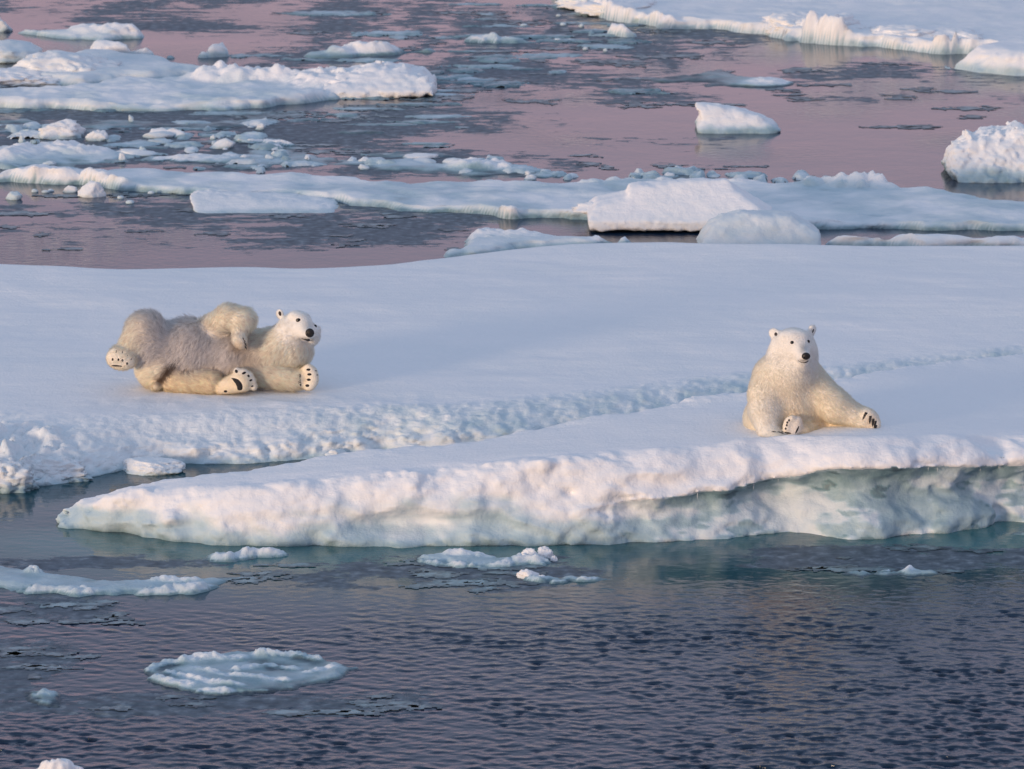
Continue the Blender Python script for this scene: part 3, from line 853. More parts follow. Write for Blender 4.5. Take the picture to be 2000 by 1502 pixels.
block("ice_chunk", "lone white block with a pointed left end, adrift in the rose water", "ice chunk",
      [(1360, 203), (1375, 202), (1400, 206), (1440, 212), (1480, 225), (1510, 238), (1524, 250), (1500, 262), (1440, 264), (1380, 262), (1362, 258), (1360, 244), (1368, 230), (1366, 218), (1356, 210)], 0.9, noise=0.02, seed=1, slope=0.6, icy_low=0.5)
block("ice_chunk", "big jagged snow block at the right edge, in the rose water", "ice chunk",
      [(1846, 326), (1858, 300), (1866, 286), (1890, 276), (1893, 264), (1905, 270), (1930, 260), (1960, 258), (1985, 247), (1995, 246), (2020, 260), (2100, 275), (2120, 345), (2100, 358), (1990, 360), (1900, 360), (1868, 352)], 1.5, noise=0.045, seed=2, slope=0.6, icy_low=0.5, icy=0.08, fine=0.025, rnd_k=0.025)
block("snow_hummock", "pyramid shaped snow hummock standing on the long low floe", "ice hummock",
      [(1146, 410), (1165, 393), (1200, 385), (1224, 380), (1230, 366), (1250, 360), (1270, 362), (1300, 357), (1360, 354), (1420, 353), (1432, 364), (1455, 380), (1490, 402), (1510, 414), (1500, 436), (1150, 436)], 1.3, z0=0.17, noise=0.014, seed=3, slope=0.8, icy_low=0.06, icy=0.04, rnd_k=0.03)
chunk("snow_hummock", "low knobbly snow mound at the left foot of the pyramid hummock", "ice hummock", 1180, 415, 110, 24, 4, facets=5, rough=0.2, icy=0.04, icy_low=0.1, z0=0.2, sub=4, depth=0.5)
block("ice_block", "rounded pale blue ice block between the pyramid hummock and the wide floe", "ice chunk",
      [(1362, 478), (1372, 458), (1386, 438), (1410, 423), (1450, 417), (1500, 418), (1545, 422), (1580, 437), (1600, 452), (1600, 490), (1370, 490)], 1.0, noise=0.02, seed=4, slope=0.5, icy=0.22, icy_low=0.28)
chunk("snow_hummock", "tall bluish snow hummock of the upper left group", "ice hummock", 130, 160, 190, 72, 6, facets=6, rough=0.16, icy=0.14, icy_low=0.25, sub=5, depth=0.8)
chunk("snow_hummock", "knobbly sunlit mound at the left edge, in front of the bluish hummock", "ice hummock", 40, 168, 170, 40, 7, facets=5, rough=0.22, icy=0.06, icy_low=0.3, sub=5, depth=0.7)
chunk("ice_chunk", "peaked hummock cut off by the left edge, highest in the picture", "ice chunk", -12, 62, 70, 38, 8, facets=6, rough=0.15, icy=0.16, sub=4)
chunk("ice_chunk", "pale blue slab cut off by the left edge, behind the sunlit mound", "ice chunk", 10, 120, 130, 50, 9, facets=5, rough=0.08, icy=0.22, sub=4, depth=1.2)
chunk("ice_chunk", "craggy white chunk near the left edge, above the brash ice", "ice chunk", 112, 271, 95, 42, 10, facets=9, rough=0.22, icy=0.05, icy_low=0.4)
chunk("ice_chunk", "low rounded chunk touching the craggy chunk on its right", "ice chunk", 190, 275, 48, 26, 11, facets=7, rough=0.15, icy=0.12, icy_low=0.45)
chunk("ice_chunk", "white cube like chunk overhanging the left end of the long low floe", "ice chunk", 180, 385, 58, 36, 12, facets=14, rough=0.08, icy=0.06, icy_low=0.2)
chunk("ice_chunk", "smaller chunk pressed against the cube like chunk on its left", "ice chunk", 136, 376, 30, 18, 13, facets=9, rough=0.12, icy=0.08, sub=3)
chunk("ice_chunk", "dull little chunk at the far left, below the long low floe", "ice chunk", 26, 390, 34, 20, 14, facets=9, rough=0.15, icy=0.3, sub=3)
chunk("ice_chunk", "lone upright chip of ice between brash and rose water, left of centre", "ice chunk", 436, 290, 46, 24, 15, facets=12, rough=0.1, icy=0.16, sub=3, lean=-0.5)
chunk("ice_chunk", "sunken pale chunk with a flat top, right of the craggy chunk", "ice chunk", 305, 270, 66, 17, 16, facets=8, rough=0.15, icy=0.2, sub=3)
chunk("ice_chunk", "pale lump of ice in the channel, against the bank of the wide floe", "ice chunk", 290, 926, 135, 38, 17, facets=5, rough=0.10, icy=0.08, icy_low=0.3, depth=0.6, sub=5)
chunk("ice_chunk", "lumpy broken ice at the left edge, below the bank of the wide floe", "ice chunk", 0, 960, 130, 68, 18, facets=5, rough=0.20, icy=0.16, icy_low=0.5, depth=0.7, sub=5)
chunk("ice_chunk", "second broken lump right of the one at the left edge, at the bank", "ice chunk", 108, 940, 130, 46, 19, facets=6, rough=0.22, icy=0.12, icy_low=0.5, depth=0.7, sub=5)
chunk("ice_chunk", "small broken lump between the bank rubble and the pale channel lump", "ice chunk", 190, 920, 80, 34, 20, facets=6, rough=0.22, icy=0.14, icy_low=0.5, depth=0.7, sub=4)

for i, (px, py, w, h, fl) in enumerate(((1036, 1090, 34, 20, knob_a), (1062, 1091, 34, 24, knob_a), (1024, 1092, 18, 10, knob_a), (1082, 1096, 14, 8, knob_a), (1034, 1131, 46, 20, knob_b), (1062, 1134, 22, 12, knob_b))):
    chunk("snow_knob", None, None, px, py, w, h, 600 + i, facets=4, rough=0.2, icy=0.05, icy_low=0.2, sub=4, parent=fl)
for i, (px, py, w, h) in enumerate(((1150, 22, 90, 30), (1215, 36, 120, 36), (1290, 46, 90, 26), (1500, 62, 90, 26), (1560, 72, 110, 52), (1620, 76, 80, 56), (1665, 80, 60, 26), (1730, 88, 70, 34), (1770, 90, 110, 42), (1850, 92, 100, 36), (1900, 94, 60, 28))):
    chunk("snow_hummock", None, None, px, py - 9, w * 1.5, h * 0.85 + 4, 630 + i, facets=5, rough=0.17, icy=0.06, icy_low=0.10, sub=5, z0=0.08, depth=0.9, parent=flat_far)

# rubble wedged in the channel between bank and foremost floe, rubble on the back rim of the long low floe, brash in the far left
rnd = random.Random(11)
for k in range(34):
    t = rnd.random()
    px = 620 + 860 * t
    py = 893 - 110 * t ** 1.0 + rnd.uniform(-16, 6)
    chunk("rubble_chunk", "bluish lump of broken ice wedged in the channel behind the foremost floe", "ice chunk", px, py, rnd.uniform(18, 46), rnd.uniform(10, 22), 200 + k, facets=8, rough=0.18,
          icy=rnd.uniform(0.05, 0.25), icy_low=0.4, sub=3, group="broken lumps in the channel")
BRASH = rnd.getstate()
for k in range(14):
    px, py = rnd.choice([(rnd.uniform(0, 320), rnd.uniform(372, 400)), (rnd.uniform(1000, 1200), rnd.uniform(30, 110))])
    chunk("ice_bit", "tiny bit of ice afloat in open water", "ice chunk", px, py, rnd.uniform(8, 18), rnd.uniform(4, 8), 500 + k, facets=8, rough=0.12, icy=0.25, icy_low=0.5, sub=2, group="tiny ice bits afloat")


# ------------------------------------------------------------------ slush patches: thin ragged films on the water
def slush(px, py, wpx, hpx, seed, label, group, icy=0.85, cell=0.045, hole=0.85, thick=0.0, name="slush_patch", cat="slush patch"):
    g = ground(px, py)
    sc = FPX / math.hypot(g[1], H)
    a = wpx / sc / 2
    b = min(max(0.10, hpx / sc / math.sin(math.atan2(H, g[1])) / 2), a * 2.5)
    X, Y = np.arange(-a * 1.25, a * 1.25 + cell, cell), np.arange(-b * 1.25, b * 1.25 + cell, cell)
    x, y = [q.ravel() for q in np.meshgrid(X, Y, indexing='ij')]
    d = 1 - np.sqrt((x / a) ** 2 + (y / b) ** 2)
    s = seed * 3.17
    wx, wy = x + g[0], y + g[1]
    n = fbm(wx * 1.1 + s, wy * 1.5, s, 2) * 0.5 + fbm(wx * 4.5, wy * 6.0, s, 5, 0.72) * hole
    f = d + n - 0.12
    keep = f > (-0.3 if thick else 0)
    z = np.clip(0.003 + f * 0.012, 0.003, 0.008)
    if thick:
        z = thick * (1 - (1 - np.clip(f * 2.2, 0, 1)) ** 2) * (0.75 + 0.6 * fbm(wx * 3 + s, wy * 3, s, 3)) - 0.004 + np.minimum(f, 0) * 0.25
    Kv = keep.reshape(len(X), len(Y))
    K = Kv[:-1, :-1] & Kv[1:, :-1] & Kv[1:, 1:] & Kv[:-1, 1:]
    lab = np.where(K, np.arange(K.size).reshape(K.shape) + 1, 0)
    for _ in range(600):                                   # keep the main island of the film
        p = np.pad(lab, 1)
        n2 = np.where(K, np.maximum.reduce([lab, p[2:, 1:-1], p[:-2, 1:-1], p[1:-1, 2:], p[1:-1, :-2]]), 0)
        if (n2 == lab).all(): break
        lab = n2
    v, c = np.unique(lab[lab > 0], return_counts=True)
    if len(v) == 0: return
    K &= lab == v[c.argmax()]
    ids = np.full(len(x), -1); ids[keep] = np.arange(keep.sum())
    F = ids[grid_faces(len(X), len(Y))][K.ravel()]
    if len(F) < 4: return
    V = np.stack([x[keep], y[keep], z[keep]], 1)
    ic = icy + 0.12 * fbm(wx[keep] * 2, wy[keep] * 2, s, 2) - 0.2 * sstep(0.5, 1.0, f[keep])
    V, F, ic = compact(V, F, ic)
    # thickness: a skirt would be under water, the film itself dips at its rim
    o = mesh_obj(name, V, F, ICE, {'icy': np.clip(ic, 0, 1)})
    o.location = (g[0], g[1], 0)
    tag(o, label, cat, group)


rnd = random.Random(12)
for k in range(60):
    px = rnd.uniform(430, 1700)
    py = 318 + (px - 430) * 0.012 + rnd.uniform(-16, 12) + (16 if px > 1000 else 0)
    if px > 1350: py += (px - 1350) * 0.04
    w = rnd.uniform(18, 40) if rnd.random() < 0.7 else rnd.uniform(50, 110)
    if rnd.random() < 0.22:
        chunk("brash_ice", "small bluish brash ice piece behind the long low floe", "ice chunk", px, py, w * 0.7, rnd.uniform(8, 16), 300 + k, facets=14, rough=0.2,
              icy=rnd.uniform(0.08, 0.3), icy_low=0.5, sub=3, group="brash ice behind the long low floe", lean=rnd.uniform(-0.4, 0.4))
    else:
        slush(px, py, w, rnd.uniform(5, 15), 700 + k, "small bluish brash ice piece behind the long low floe", "brash ice behind the long low floe",
              rnd.uniform(0.16, 0.42), 0.035, 0.3, rnd.uniform(0.04, 0.11), "brash_ice", "ice chunk")
for k in range(52):
    px, py = rnd.uniform(-20, 560), rnd.uniform(240, 334)
    w = (rnd.uniform(16, 45) if rnd.random() < 0.6 else rnd.uniform(60, 130)) * (1.2 - px / 1200)
    if rnd.random() < 0.25:
        chunk("brash_ice", "small pale brash ice piece in the slush at the left", "ice chunk", px, py, w * 0.7, rnd.uniform(8, 18), 400 + k, facets=14, rough=0.2,
              icy=rnd.uniform(0.1, 0.35), icy_low=0.55, sub=3, group="brash ice pieces at the left", lean=rnd.uniform(-0.4, 0.4))
    else:
        slush(px, py, w, rnd.uniform(5, 16), 800 + k, "small pale brash ice piece in the slush at the left", "brash ice pieces at the left",
              rnd.uniform(0.2, 0.5), 0.035, 0.3, rnd.uniform(0.04, 0.10), "brash_ice", "ice chunk")
for k in range(64):
    px = rnd.uniform(420, 1300); py = rnd.uniform(6, 205)
    slush(px, py, rnd.uniform(30, 190), rnd.uniform(4, 10), 900 + k, "thin grey blue plate of ice on the far rose water", "thin plates on the far water",
          rnd.uniform(0.45, 0.7), 0.05, 0.4, rnd.uniform(0.02, 0.05), "ice_plate", "ice plate")

for k in range(36):
    slush(rnd.uniform(-20, 900), rnd.uniform(206, 336), rnd.uniform(40, 220), rnd.uniform(4, 11), 1000 + k, "thin grey blue plate of ice in the slush left of centre", "thin plates left of centre",
          rnd.uniform(0.45, 0.75), 0.05, 0.4, rnd.uniform(0.02, 0.04), "ice_plate", "ice plate")

rnd = random.Random(23)
REG = [  # count, px range, py range, width range, height range, icy, label, group
    (46, (560, 1420), (8, 215), (60, 260), (5, 16), 0.88, "dark film of slush on the far rose water", "slush films on the far water"),
    (22, (0, 900), (372, 490), (40, 190), (4, 14), 0.9, "dark film of slush in the rose water behind the wide floe", "slush films behind the wide floe"),
    (22, (120, 760), (212, 330), (60, 260), (5, 16), 0.85, "dark film of slush among the brash ice at the left", "slush films among the brash ice"),
    (14, (1480, 2000), (118, 250), (40, 200), (4, 12), 0.9, "dark film of slush below the flat floe at top right", "slush films at top right"),
    (10, (1000, 1480), (300, 340), (30, 130), (3, 9), 0.85, "dark film of slush along the back of the long low floe", "slush films along the long low floe"),
    (16, (420, 1000), (1098, 1152), (70, 230), (6, 18), 0.80, "blue grey film of slush in the near water below the foremost floe", "slush films in the near water"),
    (9, (0, 260), (1172, 1225), (70, 240), (6, 16), 0.82, "blue grey film of slush below the pale slush floe at the left", "slush films at the near left"),
    (8, (0, 180), (1262, 1345), (50, 170), (6, 18), 0.85, "dull film of slush at the left edge beside the pancake", "slush films beside the pancake"),
    (10, (180, 800), (1350, 1400), (90, 330), (6, 18), 0.84, "dull film of slush strung out below the pancake", "slush films below the pancake"),
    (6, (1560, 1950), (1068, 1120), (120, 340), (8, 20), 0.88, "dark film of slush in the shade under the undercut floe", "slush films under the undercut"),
]
sd = 0
for n, (xa, xb), (ya, yb_), (wa, wb), (ha, hb), icy, lab, grp in REG:
    for k in range(n):
        sd += 1
        near = ya > 900
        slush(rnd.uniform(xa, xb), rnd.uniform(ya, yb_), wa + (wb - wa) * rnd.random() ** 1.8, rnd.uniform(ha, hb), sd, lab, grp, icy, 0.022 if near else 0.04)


# ------------------------------------------------------------------ the sea
def build_water():
    def grade(a, b, start, grow):
        r, s = [a], start
        sgn = 1 if b > a else -1
        while (b - r[-1]) * sgn > 0:
            r.append(r[-1] + s * sgn); s *= grow
        return r[1:]
    dx = 0.018
    xd = np.arange(-6.0, 6.0, dx)
    X = np.array(grade(xd[0], -6000, 0.05, 1.22)[::-1] + list(xd) + grade(xd[-1], 6000, 0.05, 1.22))
    yd = np.arange(33.3, 43.6, dx)
    Y = np.array(grade(yd[0], -300, 0.05, 1.25)[::-1] + list(yd) + grade(yd[-1], 9000, 0.04, 1.06))
    x, y = np.meshgrid(X, Y, indexing='ij')
    # wind ripples: random spectrum on the dense patch
    nx, ny = len(xd), len(yd)
    kx_, ky_ = np.meshgrid(np.fft.fftfreq(nx, dx), np.fft.fftfreq(ny, dx), indexing='ij')
    k = np.hypot(kx_, ky_) + 1e-6
    ang = np.arctan2(kx_, ky_)                         # 0 = waves running along y
    rs = np.random.RandomState(3)
    spread = np.abs(np.cos(ang - 0.16)) ** 1.1 + 0.12
    amp = (k ** -1.75 * np.exp(-(3.4 / k) ** 2)) * np.exp(-(k / 16) ** 2) * spread * rs.rayleigh(0.8, (nx, ny))
    hf = np.fft.ifft2(amp * np.exp(2j * np.pi * rs.rand(nx, ny))).real
    gx, gy = np.gradient(hf, dx)
    hf /= np.sqrt((gy ** 2).mean())                    # unit slope
    hf2 = np.sign(hf) * np.abs(hf)
    xs, ys = np.meshgrid(xd, yd, indexing='ij')
    yw = np.interp(xs, kx, kyw)
    dist = yw - ys                                     # metres in front of the foremost floe
    a = sstep(1.6, 4.0, dist + 0.5 * perlin(xs * 0.5, ys * 0.5, 1.5) + 0.35 * sstep(-1, 3, xs))
    a = a * (0.75 + 0.25 * sstep(-2.5, 2.0, xs)) * (1 + 0.35 * sstep(4, 8, dist))
    gust = 1 + 0.5 * fbm(xs * 0.45 + 3, ys * 0.6, 6.6, 3) + 0.5 * fbm(xs * 1.6 + 3, ys * 1.6, 2.6, 2)
    pan = ground(470, 1320)
    calm = np.exp(-(((xs - pan[0] + 0.6) / 2.2) ** 2 + ((ys - pan[1] + 0.1) / 0.9) ** 2))
    a = np.clip(a * gust, 0, 1.5) * (1 - 0.75 * calm)
    lft = sstep(-2.2, -4.0, xs) * sstep(36.2, 37.6, ys)
    a = a * (1 - 0.45 * lft)
    z = np.zeros_like(x)
    iX, iY = int(np.argmin(np.abs(X - xd[0]))), int(np.argmin(np.abs(Y - yd[0])))
    wave = hf * (0.008 + 0.105 * a)
    z[iX:iX + nx, iY:iY + ny] = wave
    y = y.copy()
    y[iX:iX + nx, iY:iY + ny] -= 2.3 * wave                 # steep faces towards the viewer, long backs
    ruf = np.full(x.shape, 0.0035)
    ruf[iX:iX + nx, iY:iY + ny] = 0.002 + 0.009 * a
    # patches of wind in the far water
    far = y > 46
    ruf = np.where(far, 0.0018 + 0.011 * sstep(0.05, 0.5, fbm(x * 0.22, y * 0.30, 3.0, 3)), ruf)
    ruf = np.where(np.abs(x) > 60, 0.004, ruf)
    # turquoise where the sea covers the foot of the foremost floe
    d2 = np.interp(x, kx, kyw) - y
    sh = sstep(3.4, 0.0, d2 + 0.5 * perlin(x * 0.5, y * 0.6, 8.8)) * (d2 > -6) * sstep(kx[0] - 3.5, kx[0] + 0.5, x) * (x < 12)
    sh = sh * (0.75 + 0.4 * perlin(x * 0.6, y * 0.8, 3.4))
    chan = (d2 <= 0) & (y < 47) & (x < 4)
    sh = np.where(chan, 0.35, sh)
    px_ = 1000 + x / np.maximum(np.hypot(y, 2.2), 20) * FPX * 0.978
    film = np.zeros_like(x)
    fy = lambda p: ground(1000, p)[1]
    def zone(xa, xb, pa, pb, v, sx=120.0, sy=0.6):
        return v * sstep(xa - sx, xa + sx, px_) * sstep(xb + sx, xb - sx, px_) * sstep(fy(pb) - sy, fy(pb) + sy, y) * sstep(fy(pa) + sy, fy(pa) - sy, y)
    for zz in ((450, 1500, -40, 215, 0.34, 200, 3), (-400, 1100, 370, 500, 0.30, 100, 1.5), (-400, 1000, 200, 345, 0.42, 150, 2), (-600, 620, -40, 90, 0.31, 200, 4), (1450, 2400, 110, 230, 0.28, 100, 2), (900, 1500, 250, 350, 0.22, 100, 1.5),
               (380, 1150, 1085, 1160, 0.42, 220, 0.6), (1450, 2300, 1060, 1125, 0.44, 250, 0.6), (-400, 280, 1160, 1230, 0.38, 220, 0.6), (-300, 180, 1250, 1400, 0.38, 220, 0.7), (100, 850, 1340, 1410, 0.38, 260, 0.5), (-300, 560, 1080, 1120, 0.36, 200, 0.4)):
        film = np.maximum(film, zone(*zz))
    film *= 0.72 + 0.5 * fbm(x * 0.55, y * 0.75, 5.5, 3) + 0.25
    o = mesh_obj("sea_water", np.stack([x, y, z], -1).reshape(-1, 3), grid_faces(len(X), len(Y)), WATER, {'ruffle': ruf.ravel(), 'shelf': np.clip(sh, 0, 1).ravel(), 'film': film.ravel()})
    return tag(o, kind='structure')


build_water()
# ------------------------------------------------------------------ polar bears
def fur_material():
    m = bpy.data.materials.new("bear_fur")
    m.use_nodes = True
    nt = m.node_tree
    nt.nodes.clear()
    o = nt.nodes.new("ShaderNodeOutputMaterial")
    tint = node(nt, "ShaderNodeAttribute", attribute_name='tint')
    nr = node(nt, "ShaderNodeAttribute", attribute_name='root_normal')
    d1 = node(nt, "ShaderNodeBsdfDiffuse")
    d2 = node(nt, "ShaderNodeBsdfDiffuse")
    tr = node(nt, "ShaderNodeBsdfTranslucent")
    for d in (d1, d2, tr):
        nt.links.new(tint.outputs['Color'], d.inputs['Color'])
    nt.links.new(nr.outputs['Vector'], d1.inputs['Normal'])
    mx = node(nt, "ShaderNodeMixShader"); mx.inputs[0].default_value = 0.18
    nt.links.new(d1.outputs[0], mx.inputs[1]); nt.links.new(d2.outputs[0], mx.inputs[2])
    mx2 = node(nt, "ShaderNodeMixShader"); mx2.inputs[0].default_value = 0.33
    nt.links.new(mx.outputs[0], mx2.inputs[1]); nt.links.new(tr.outputs[0], mx2.inputs[2])
    nt.links.new(mx2.outputs[0], o.inputs[0])
    return m


def coat_material():
    m, nt, b = new_mat("bear_undercoat")
    tint = node(nt, "ShaderNodeAttribute", attribute_name='tint')
    nt.links.new(tint.outputs['Color'], b.inputs['Base Color'])
    b.inputs['Roughness'].default_value = 0.9
    b.inputs['Specular IOR Level'].default_value = 0.05
    n = noise_node(nt, 60, 3)
    bp = node(nt, "ShaderNodeBump"); bp.inputs['Strength'].default_value = 0.6; bp.inputs['Distance'].default_value = 0.02
    nt.links.new(n.outputs[0], bp.inputs['Height']); nt.links.new(bp.outputs[0], b.inputs['Normal'])
    return m


def dark_material(name, col, rough, spec=0.5):
    m, nt, b = new_mat(name)
    n = noise_node(nt, 90, 4)
    c = ramp_node(nt, n.outputs[0], [(0.3, tuple(v * 0.7 for v in col)), (0.7, tuple(v * 1.3 for v in col))])
    nt.links.new(c, b.inputs['Base Color'])
    b.inputs['Roughness'].default_value = rough
    b.inputs['Specular IOR Level'].default_value = spec
    bp = node(nt, "ShaderNodeBump"); bp.inputs['Strength'].default_value = 0.4; bp.inputs['Distance'].default_value = 0.01
    nt.links.new(n.outputs[0], bp.inputs['Height']); nt.links.new(bp.outputs[0], b.inputs['Normal'])
    return m


FUR, COAT = fur_material(), coat_material()
SKIN = dark_material("black_skin", (0.016, 0.014, 0.015), 0.42, 0.35)
PAD = dark_material("paw_pad_skin", (0.022, 0.020, 0.022), 0.7, 0.25)
EYE = dark_material("eye_black", (0.006, 0.005, 0.005), 0.12)
INNER = dark_material("inner_ear_dark", (0.07, 0.055, 0.05), 0.9, 0.1)  # dark inner ear, the hollow's shadow put into its colour
CREAM, WHITE, WARM, GREY = (0.95, 0.87, 0.745), (0.95, 0.92, 0.86), (0.94, 0.80, 0.60), (0.80, 0.76, 0.73)


def smin(a, b, k):
    h = np.clip(0.5 + 0.5 * (b - a) / k, 0, 1)
    return b + (a - b) * h - k * h * (1 - h)


class Bear:
    def __init__(self, ox, oy, zoom, Y0, ppm):
        self.ox, self.oy, self.zoom, self.Y0, self.ppm = ox, oy, zoom, Y0, ppm
        self.contrast, self.lift, self.fur_scale = 0.10, 0.48, 1.0
        self.groups = []           # (prims, k inside, k to the rest)

    def P(self, cx, cy, dy=0.0):
        return at_depth(self.ox + cx / self.zoom, self.oy + cy / self.zoom, self.Y0 + dy)

    def group(self, k_in, k_out):
        self.groups.append(([], k_in, k_out))

    def cap(self, a, b, ra, rb, tint=CREAM, fur=0.05, flow=None):
        A, B = self.P(*a), self.P(*b)
        self.groups[-1][0].append(dict(t='c', a=A, b=B, ra=ra, rb=rb, tint=tint, fur=fur, flow=(B - A) if flow is None else np.array(flow)))

    def ell(self, c, r, tint=CREAM, fur=0.05, flow=(0, 0, -1), roll=0.0, yaw=0.0):
        cr, sr, cy, sy = math.cos(roll), math.sin(roll), math.cos(yaw), math.sin(yaw)
        R = np.array([[cr, 0, -sr], [0, 1, 0], [sr, 0, cr]]) @ np.array([[cy, -sy, 0], [sy, cy, 0], [0, 0, 1]])   # columns: own axes
        self.groups[-1][0].append(dict(t='e', c=self.P(*c), r=np.array(r), R=R, tint=tint, fur=fur, flow=np.array(flow, float)))

    def dist(self, p, P):
        if p['t'] == 'c':
            e = p['b'] - p['a']
            t = np.clip(((P - p['a']) @ e) / (e @ e), 0, 1)
            return np.linalg.norm(P - p['a'] - t[..., None] * e, axis=-1) - (p['ra'] + (p['rb'] - p['ra']) * t)
        q = (P - p['c']) @ p['R'] / p['r']
        k0 = np.linalg.norm(q, axis=-1)
        k1 = np.linalg.norm(q / p['r'], axis=-1) + 1e-9
        return k0 * (k0 - 1) / k1

    def sdf(self, P):
        P = np.asarray(P, np.float32)
        tot = None
        for prims, ki, ko in self.groups:
            g = None
            for p in prims:
                d = self.dist(p, P)
                g = d if g is None else smin(g, d, ki)
            tot = g if tot is None else smin(tot, g, ko)
        return tot

    def grad(self, P, e=0.008):
        G = np.stack([self.sdf(P + np.eye(3)[i] * e) - self.sdf(P - np.eye(3)[i] * e) for i in range(3)], -1)
        return G / (np.linalg.norm(G, axis=-1, keepdims=True) + 1e-9)

    def blend(self, P, keys):
        """values of the parts nearest to each point"""
        W, acc = 0, {k: 0 for k in keys}
        for prims, _, _ in self.groups:
            for p in prims:
                w = np.exp(-np.clip(self.dist(p, P) + 0.05, 0, 2) / 0.025) + 1e-9
                W = W + w
                for k in keys:
                    acc[k] = acc[k] + w[:, None] * np.atleast_1d(np.asarray(p[k] / np.linalg.norm(p[k]) if k == 'flow' else p[k], float))
        return {k: acc[k] / W[:, None] for k in keys}

    def hit(self, cxy):
        """first point of the body behind each point of the sketch"""
        D = np.array([ray(self.ox + c[0] / self.zoom, self.oy + c[1] / self.zoom) for c in cxy])
        D /= np.linalg.norm(D, axis=1, keepdims=True)
        t = np.full(len(D), (self.Y0 - 1.0) / D[:, 1].mean())
        O = np.array([0, 0, H])
        for _ in range(60):
            t += np.clip(self.sdf(O + D * t[:, None]), -0.05, 0.2) * 0.8
        return O + D * t[:, None]

    def to_px(self, P):
        """sketch coordinates of points"""
        q = P - np.array([0, 0, H])
        f = q[:, 1] * CP - q[:, 2] * SP
        up = q[:, 1] * SP + q[:, 2] * CP
        return np.stack([(q[:, 0] / f * FPX + 1000 - self.ox) * self.zoom, (751 - up / f * FPX - self.oy) * self.zoom], 1)

    def build(self, label, n_fur, vox=0.0125, tint_fn=None, seed=1):
        allp = [p for g in self.groups for p in g[0]]
        lo = np.min([(np.minimum(p['a'], p['b']) - max(p['ra'], p['rb'])) if p['t'] == 'c' else p['c'] - p['r'].max() for p in allp], 0) - 0.08
        hi = np.max([(np.maximum(p['a'], p['b']) + max(p['ra'], p['rb'])) if p['t'] == 'c' else p['c'] + p['r'].max() for p in allp], 0) + 0.08
        ax = [np.arange(lo[i], hi[i], vox) for i in range(3)]
        Fd = np.empty([len(a) for a in ax], np.float32)
        for i, xx in enumerate(ax[0]):
            g = np.stack(np.meshgrid([xx], ax[1], ax[2], indexing='ij'), -1)[0]
            Fd[i] = self.sdf(g)
        V, F = surface_nets(Fd, [a[0] for a in ax], (vox,) * 3)
        self.origin = np.array([V[:, 0].mean(), self.Y0, V[:, 2].min()])
        self.tint_fn = tint_fn
        N = self.grad(V)
        V = V + N * (0.004 * fbm(V[:, 0] * 7, V[:, 1] * 7, V[:, 2] * 7, 2))[:, None]
        b = self.blend(V, ['tint'])
        tint = b['tint']
        if tint_fn: tint = tint_fn(self.to_px(V), V, tint)
        o = mesh_obj("polar_bear", V - self.origin, F, COAT)
        ca = o.data.attributes.new('tint', 'FLOAT_COLOR', 'POINT')
        ca.data.foreach_set('color', np.concatenate([tint * 0.95, np.ones((len(tint), 1))], 1).astype(np.float32).ravel())
        o.location = self.origin
        self.body = o
        self.V, self.F, self.n_fur, self.seed = V, F, n_fur, seed
        self.bald = []
        return tag(o, label, "polar bear")

    def part(self, name, V, F, mat, label=None):
        o = mesh_obj(name, np.asarray(V) - self.origin, F, mat, parent=self.body)
        if label: o['label'] = label
        return o

    def patch(self, name, poly, mat, thick=0.014, edge_px=None, step=None, sink=0.004, label=None):
        """a pad of skin grown on the body: outline in sketch coordinates"""
        poly = np.array(poly, float)
        # round the outline
        for _ in range(2):
            nx_ = np.roll(poly, -1, 0)
            poly = np.stack([poly * 0.75 + nx_ * 0.25, poly * 0.25 + nx_ * 0.75], 1).reshape(-1, 2)
        lo, hi = poly.min(0), poly.max(0)
        step = step or max((hi - lo).max() / 26, 1.5)
        X, Y = np.arange(lo[0], hi[0] + step, step), np.arange(lo[1], hi[1] + step, step)
        x, y = [q.ravel() for q in np.meshgrid(X, Y, indexing='ij')]
        pts = np.stack([x, y], 1)
        sd = poly_sd(pts, poly)
        keep = sd > -step * 0.7
        ids = np.full(len(x), -1); ids[keep] = np.arange(keep.sum())
        F = ids[grid_faces(len(X), len(Y))]
        F = F[(F >= 0).all(1)][:, ::-1]
        hp = self.hit(pts[keep])
        n = self.grad(hp)
        t = np.clip(sd[keep] / (edge_px or (hi - lo).min() * 0.35), -0.3, 1)
        off = np.where(t > 0, thick * (1 - (1 - t) ** 2), t * 0.03) - sink
        self.bald.append((poly, 3.0))
        return self.part(name, hp + n * off[:, None], F, mat, label)

    def ball(self, name, c, r, mat, lift=0.0, label=None, sub=3):
        h = self.hit([c])[0]
        n = self.grad(h[None])[0]
        D, F = ICO[sub]
        o = self.part(name, h + n * lift + D * np.array(r), F, mat, label)
        self.bald.append((np.array([[c[0] + math.cos(a) * r[0] * self.ppm * 1.05, c[1] + math.sin(a) * r[2] * self.ppm * 1.05] for a in np.linspace(0, 6.28, 12)[:-1]]), 0.0))
        return o

    def claw(self, c, d_px, length=0.055, r=0.010, out=0.6, bury=0.012):
        """a curved claw starting at a sketch point and pointing along d_px"""
        h = self.hit([c])[0]
        n = self.grad(h[None])[0]
        d = np.array([d_px[0], 0, -d_px[1]], float); d /= np.linalg.norm(d)
        d = d - n * (d @ n) * 0.6
        d = d + n * out; d /= np.linalg.norm(d)
        s = np.cross(d, n); s /= np.linalg.norm(s) + 1e-9
        u = np.cross(s, d)
        V, Fq, m = [], [], 8
        for i in range(6):
            t = i / 5
            p = h - n * bury + d * length * t - u * length * 0.35 * t * t
            rr = r * (1 - t) ** 0.7 + 0.0006
            for k in range(m):
                a = 2 * math.pi * k / m
                V.append(p + (s * math.cos(a) + u * math.sin(a)) * rr)
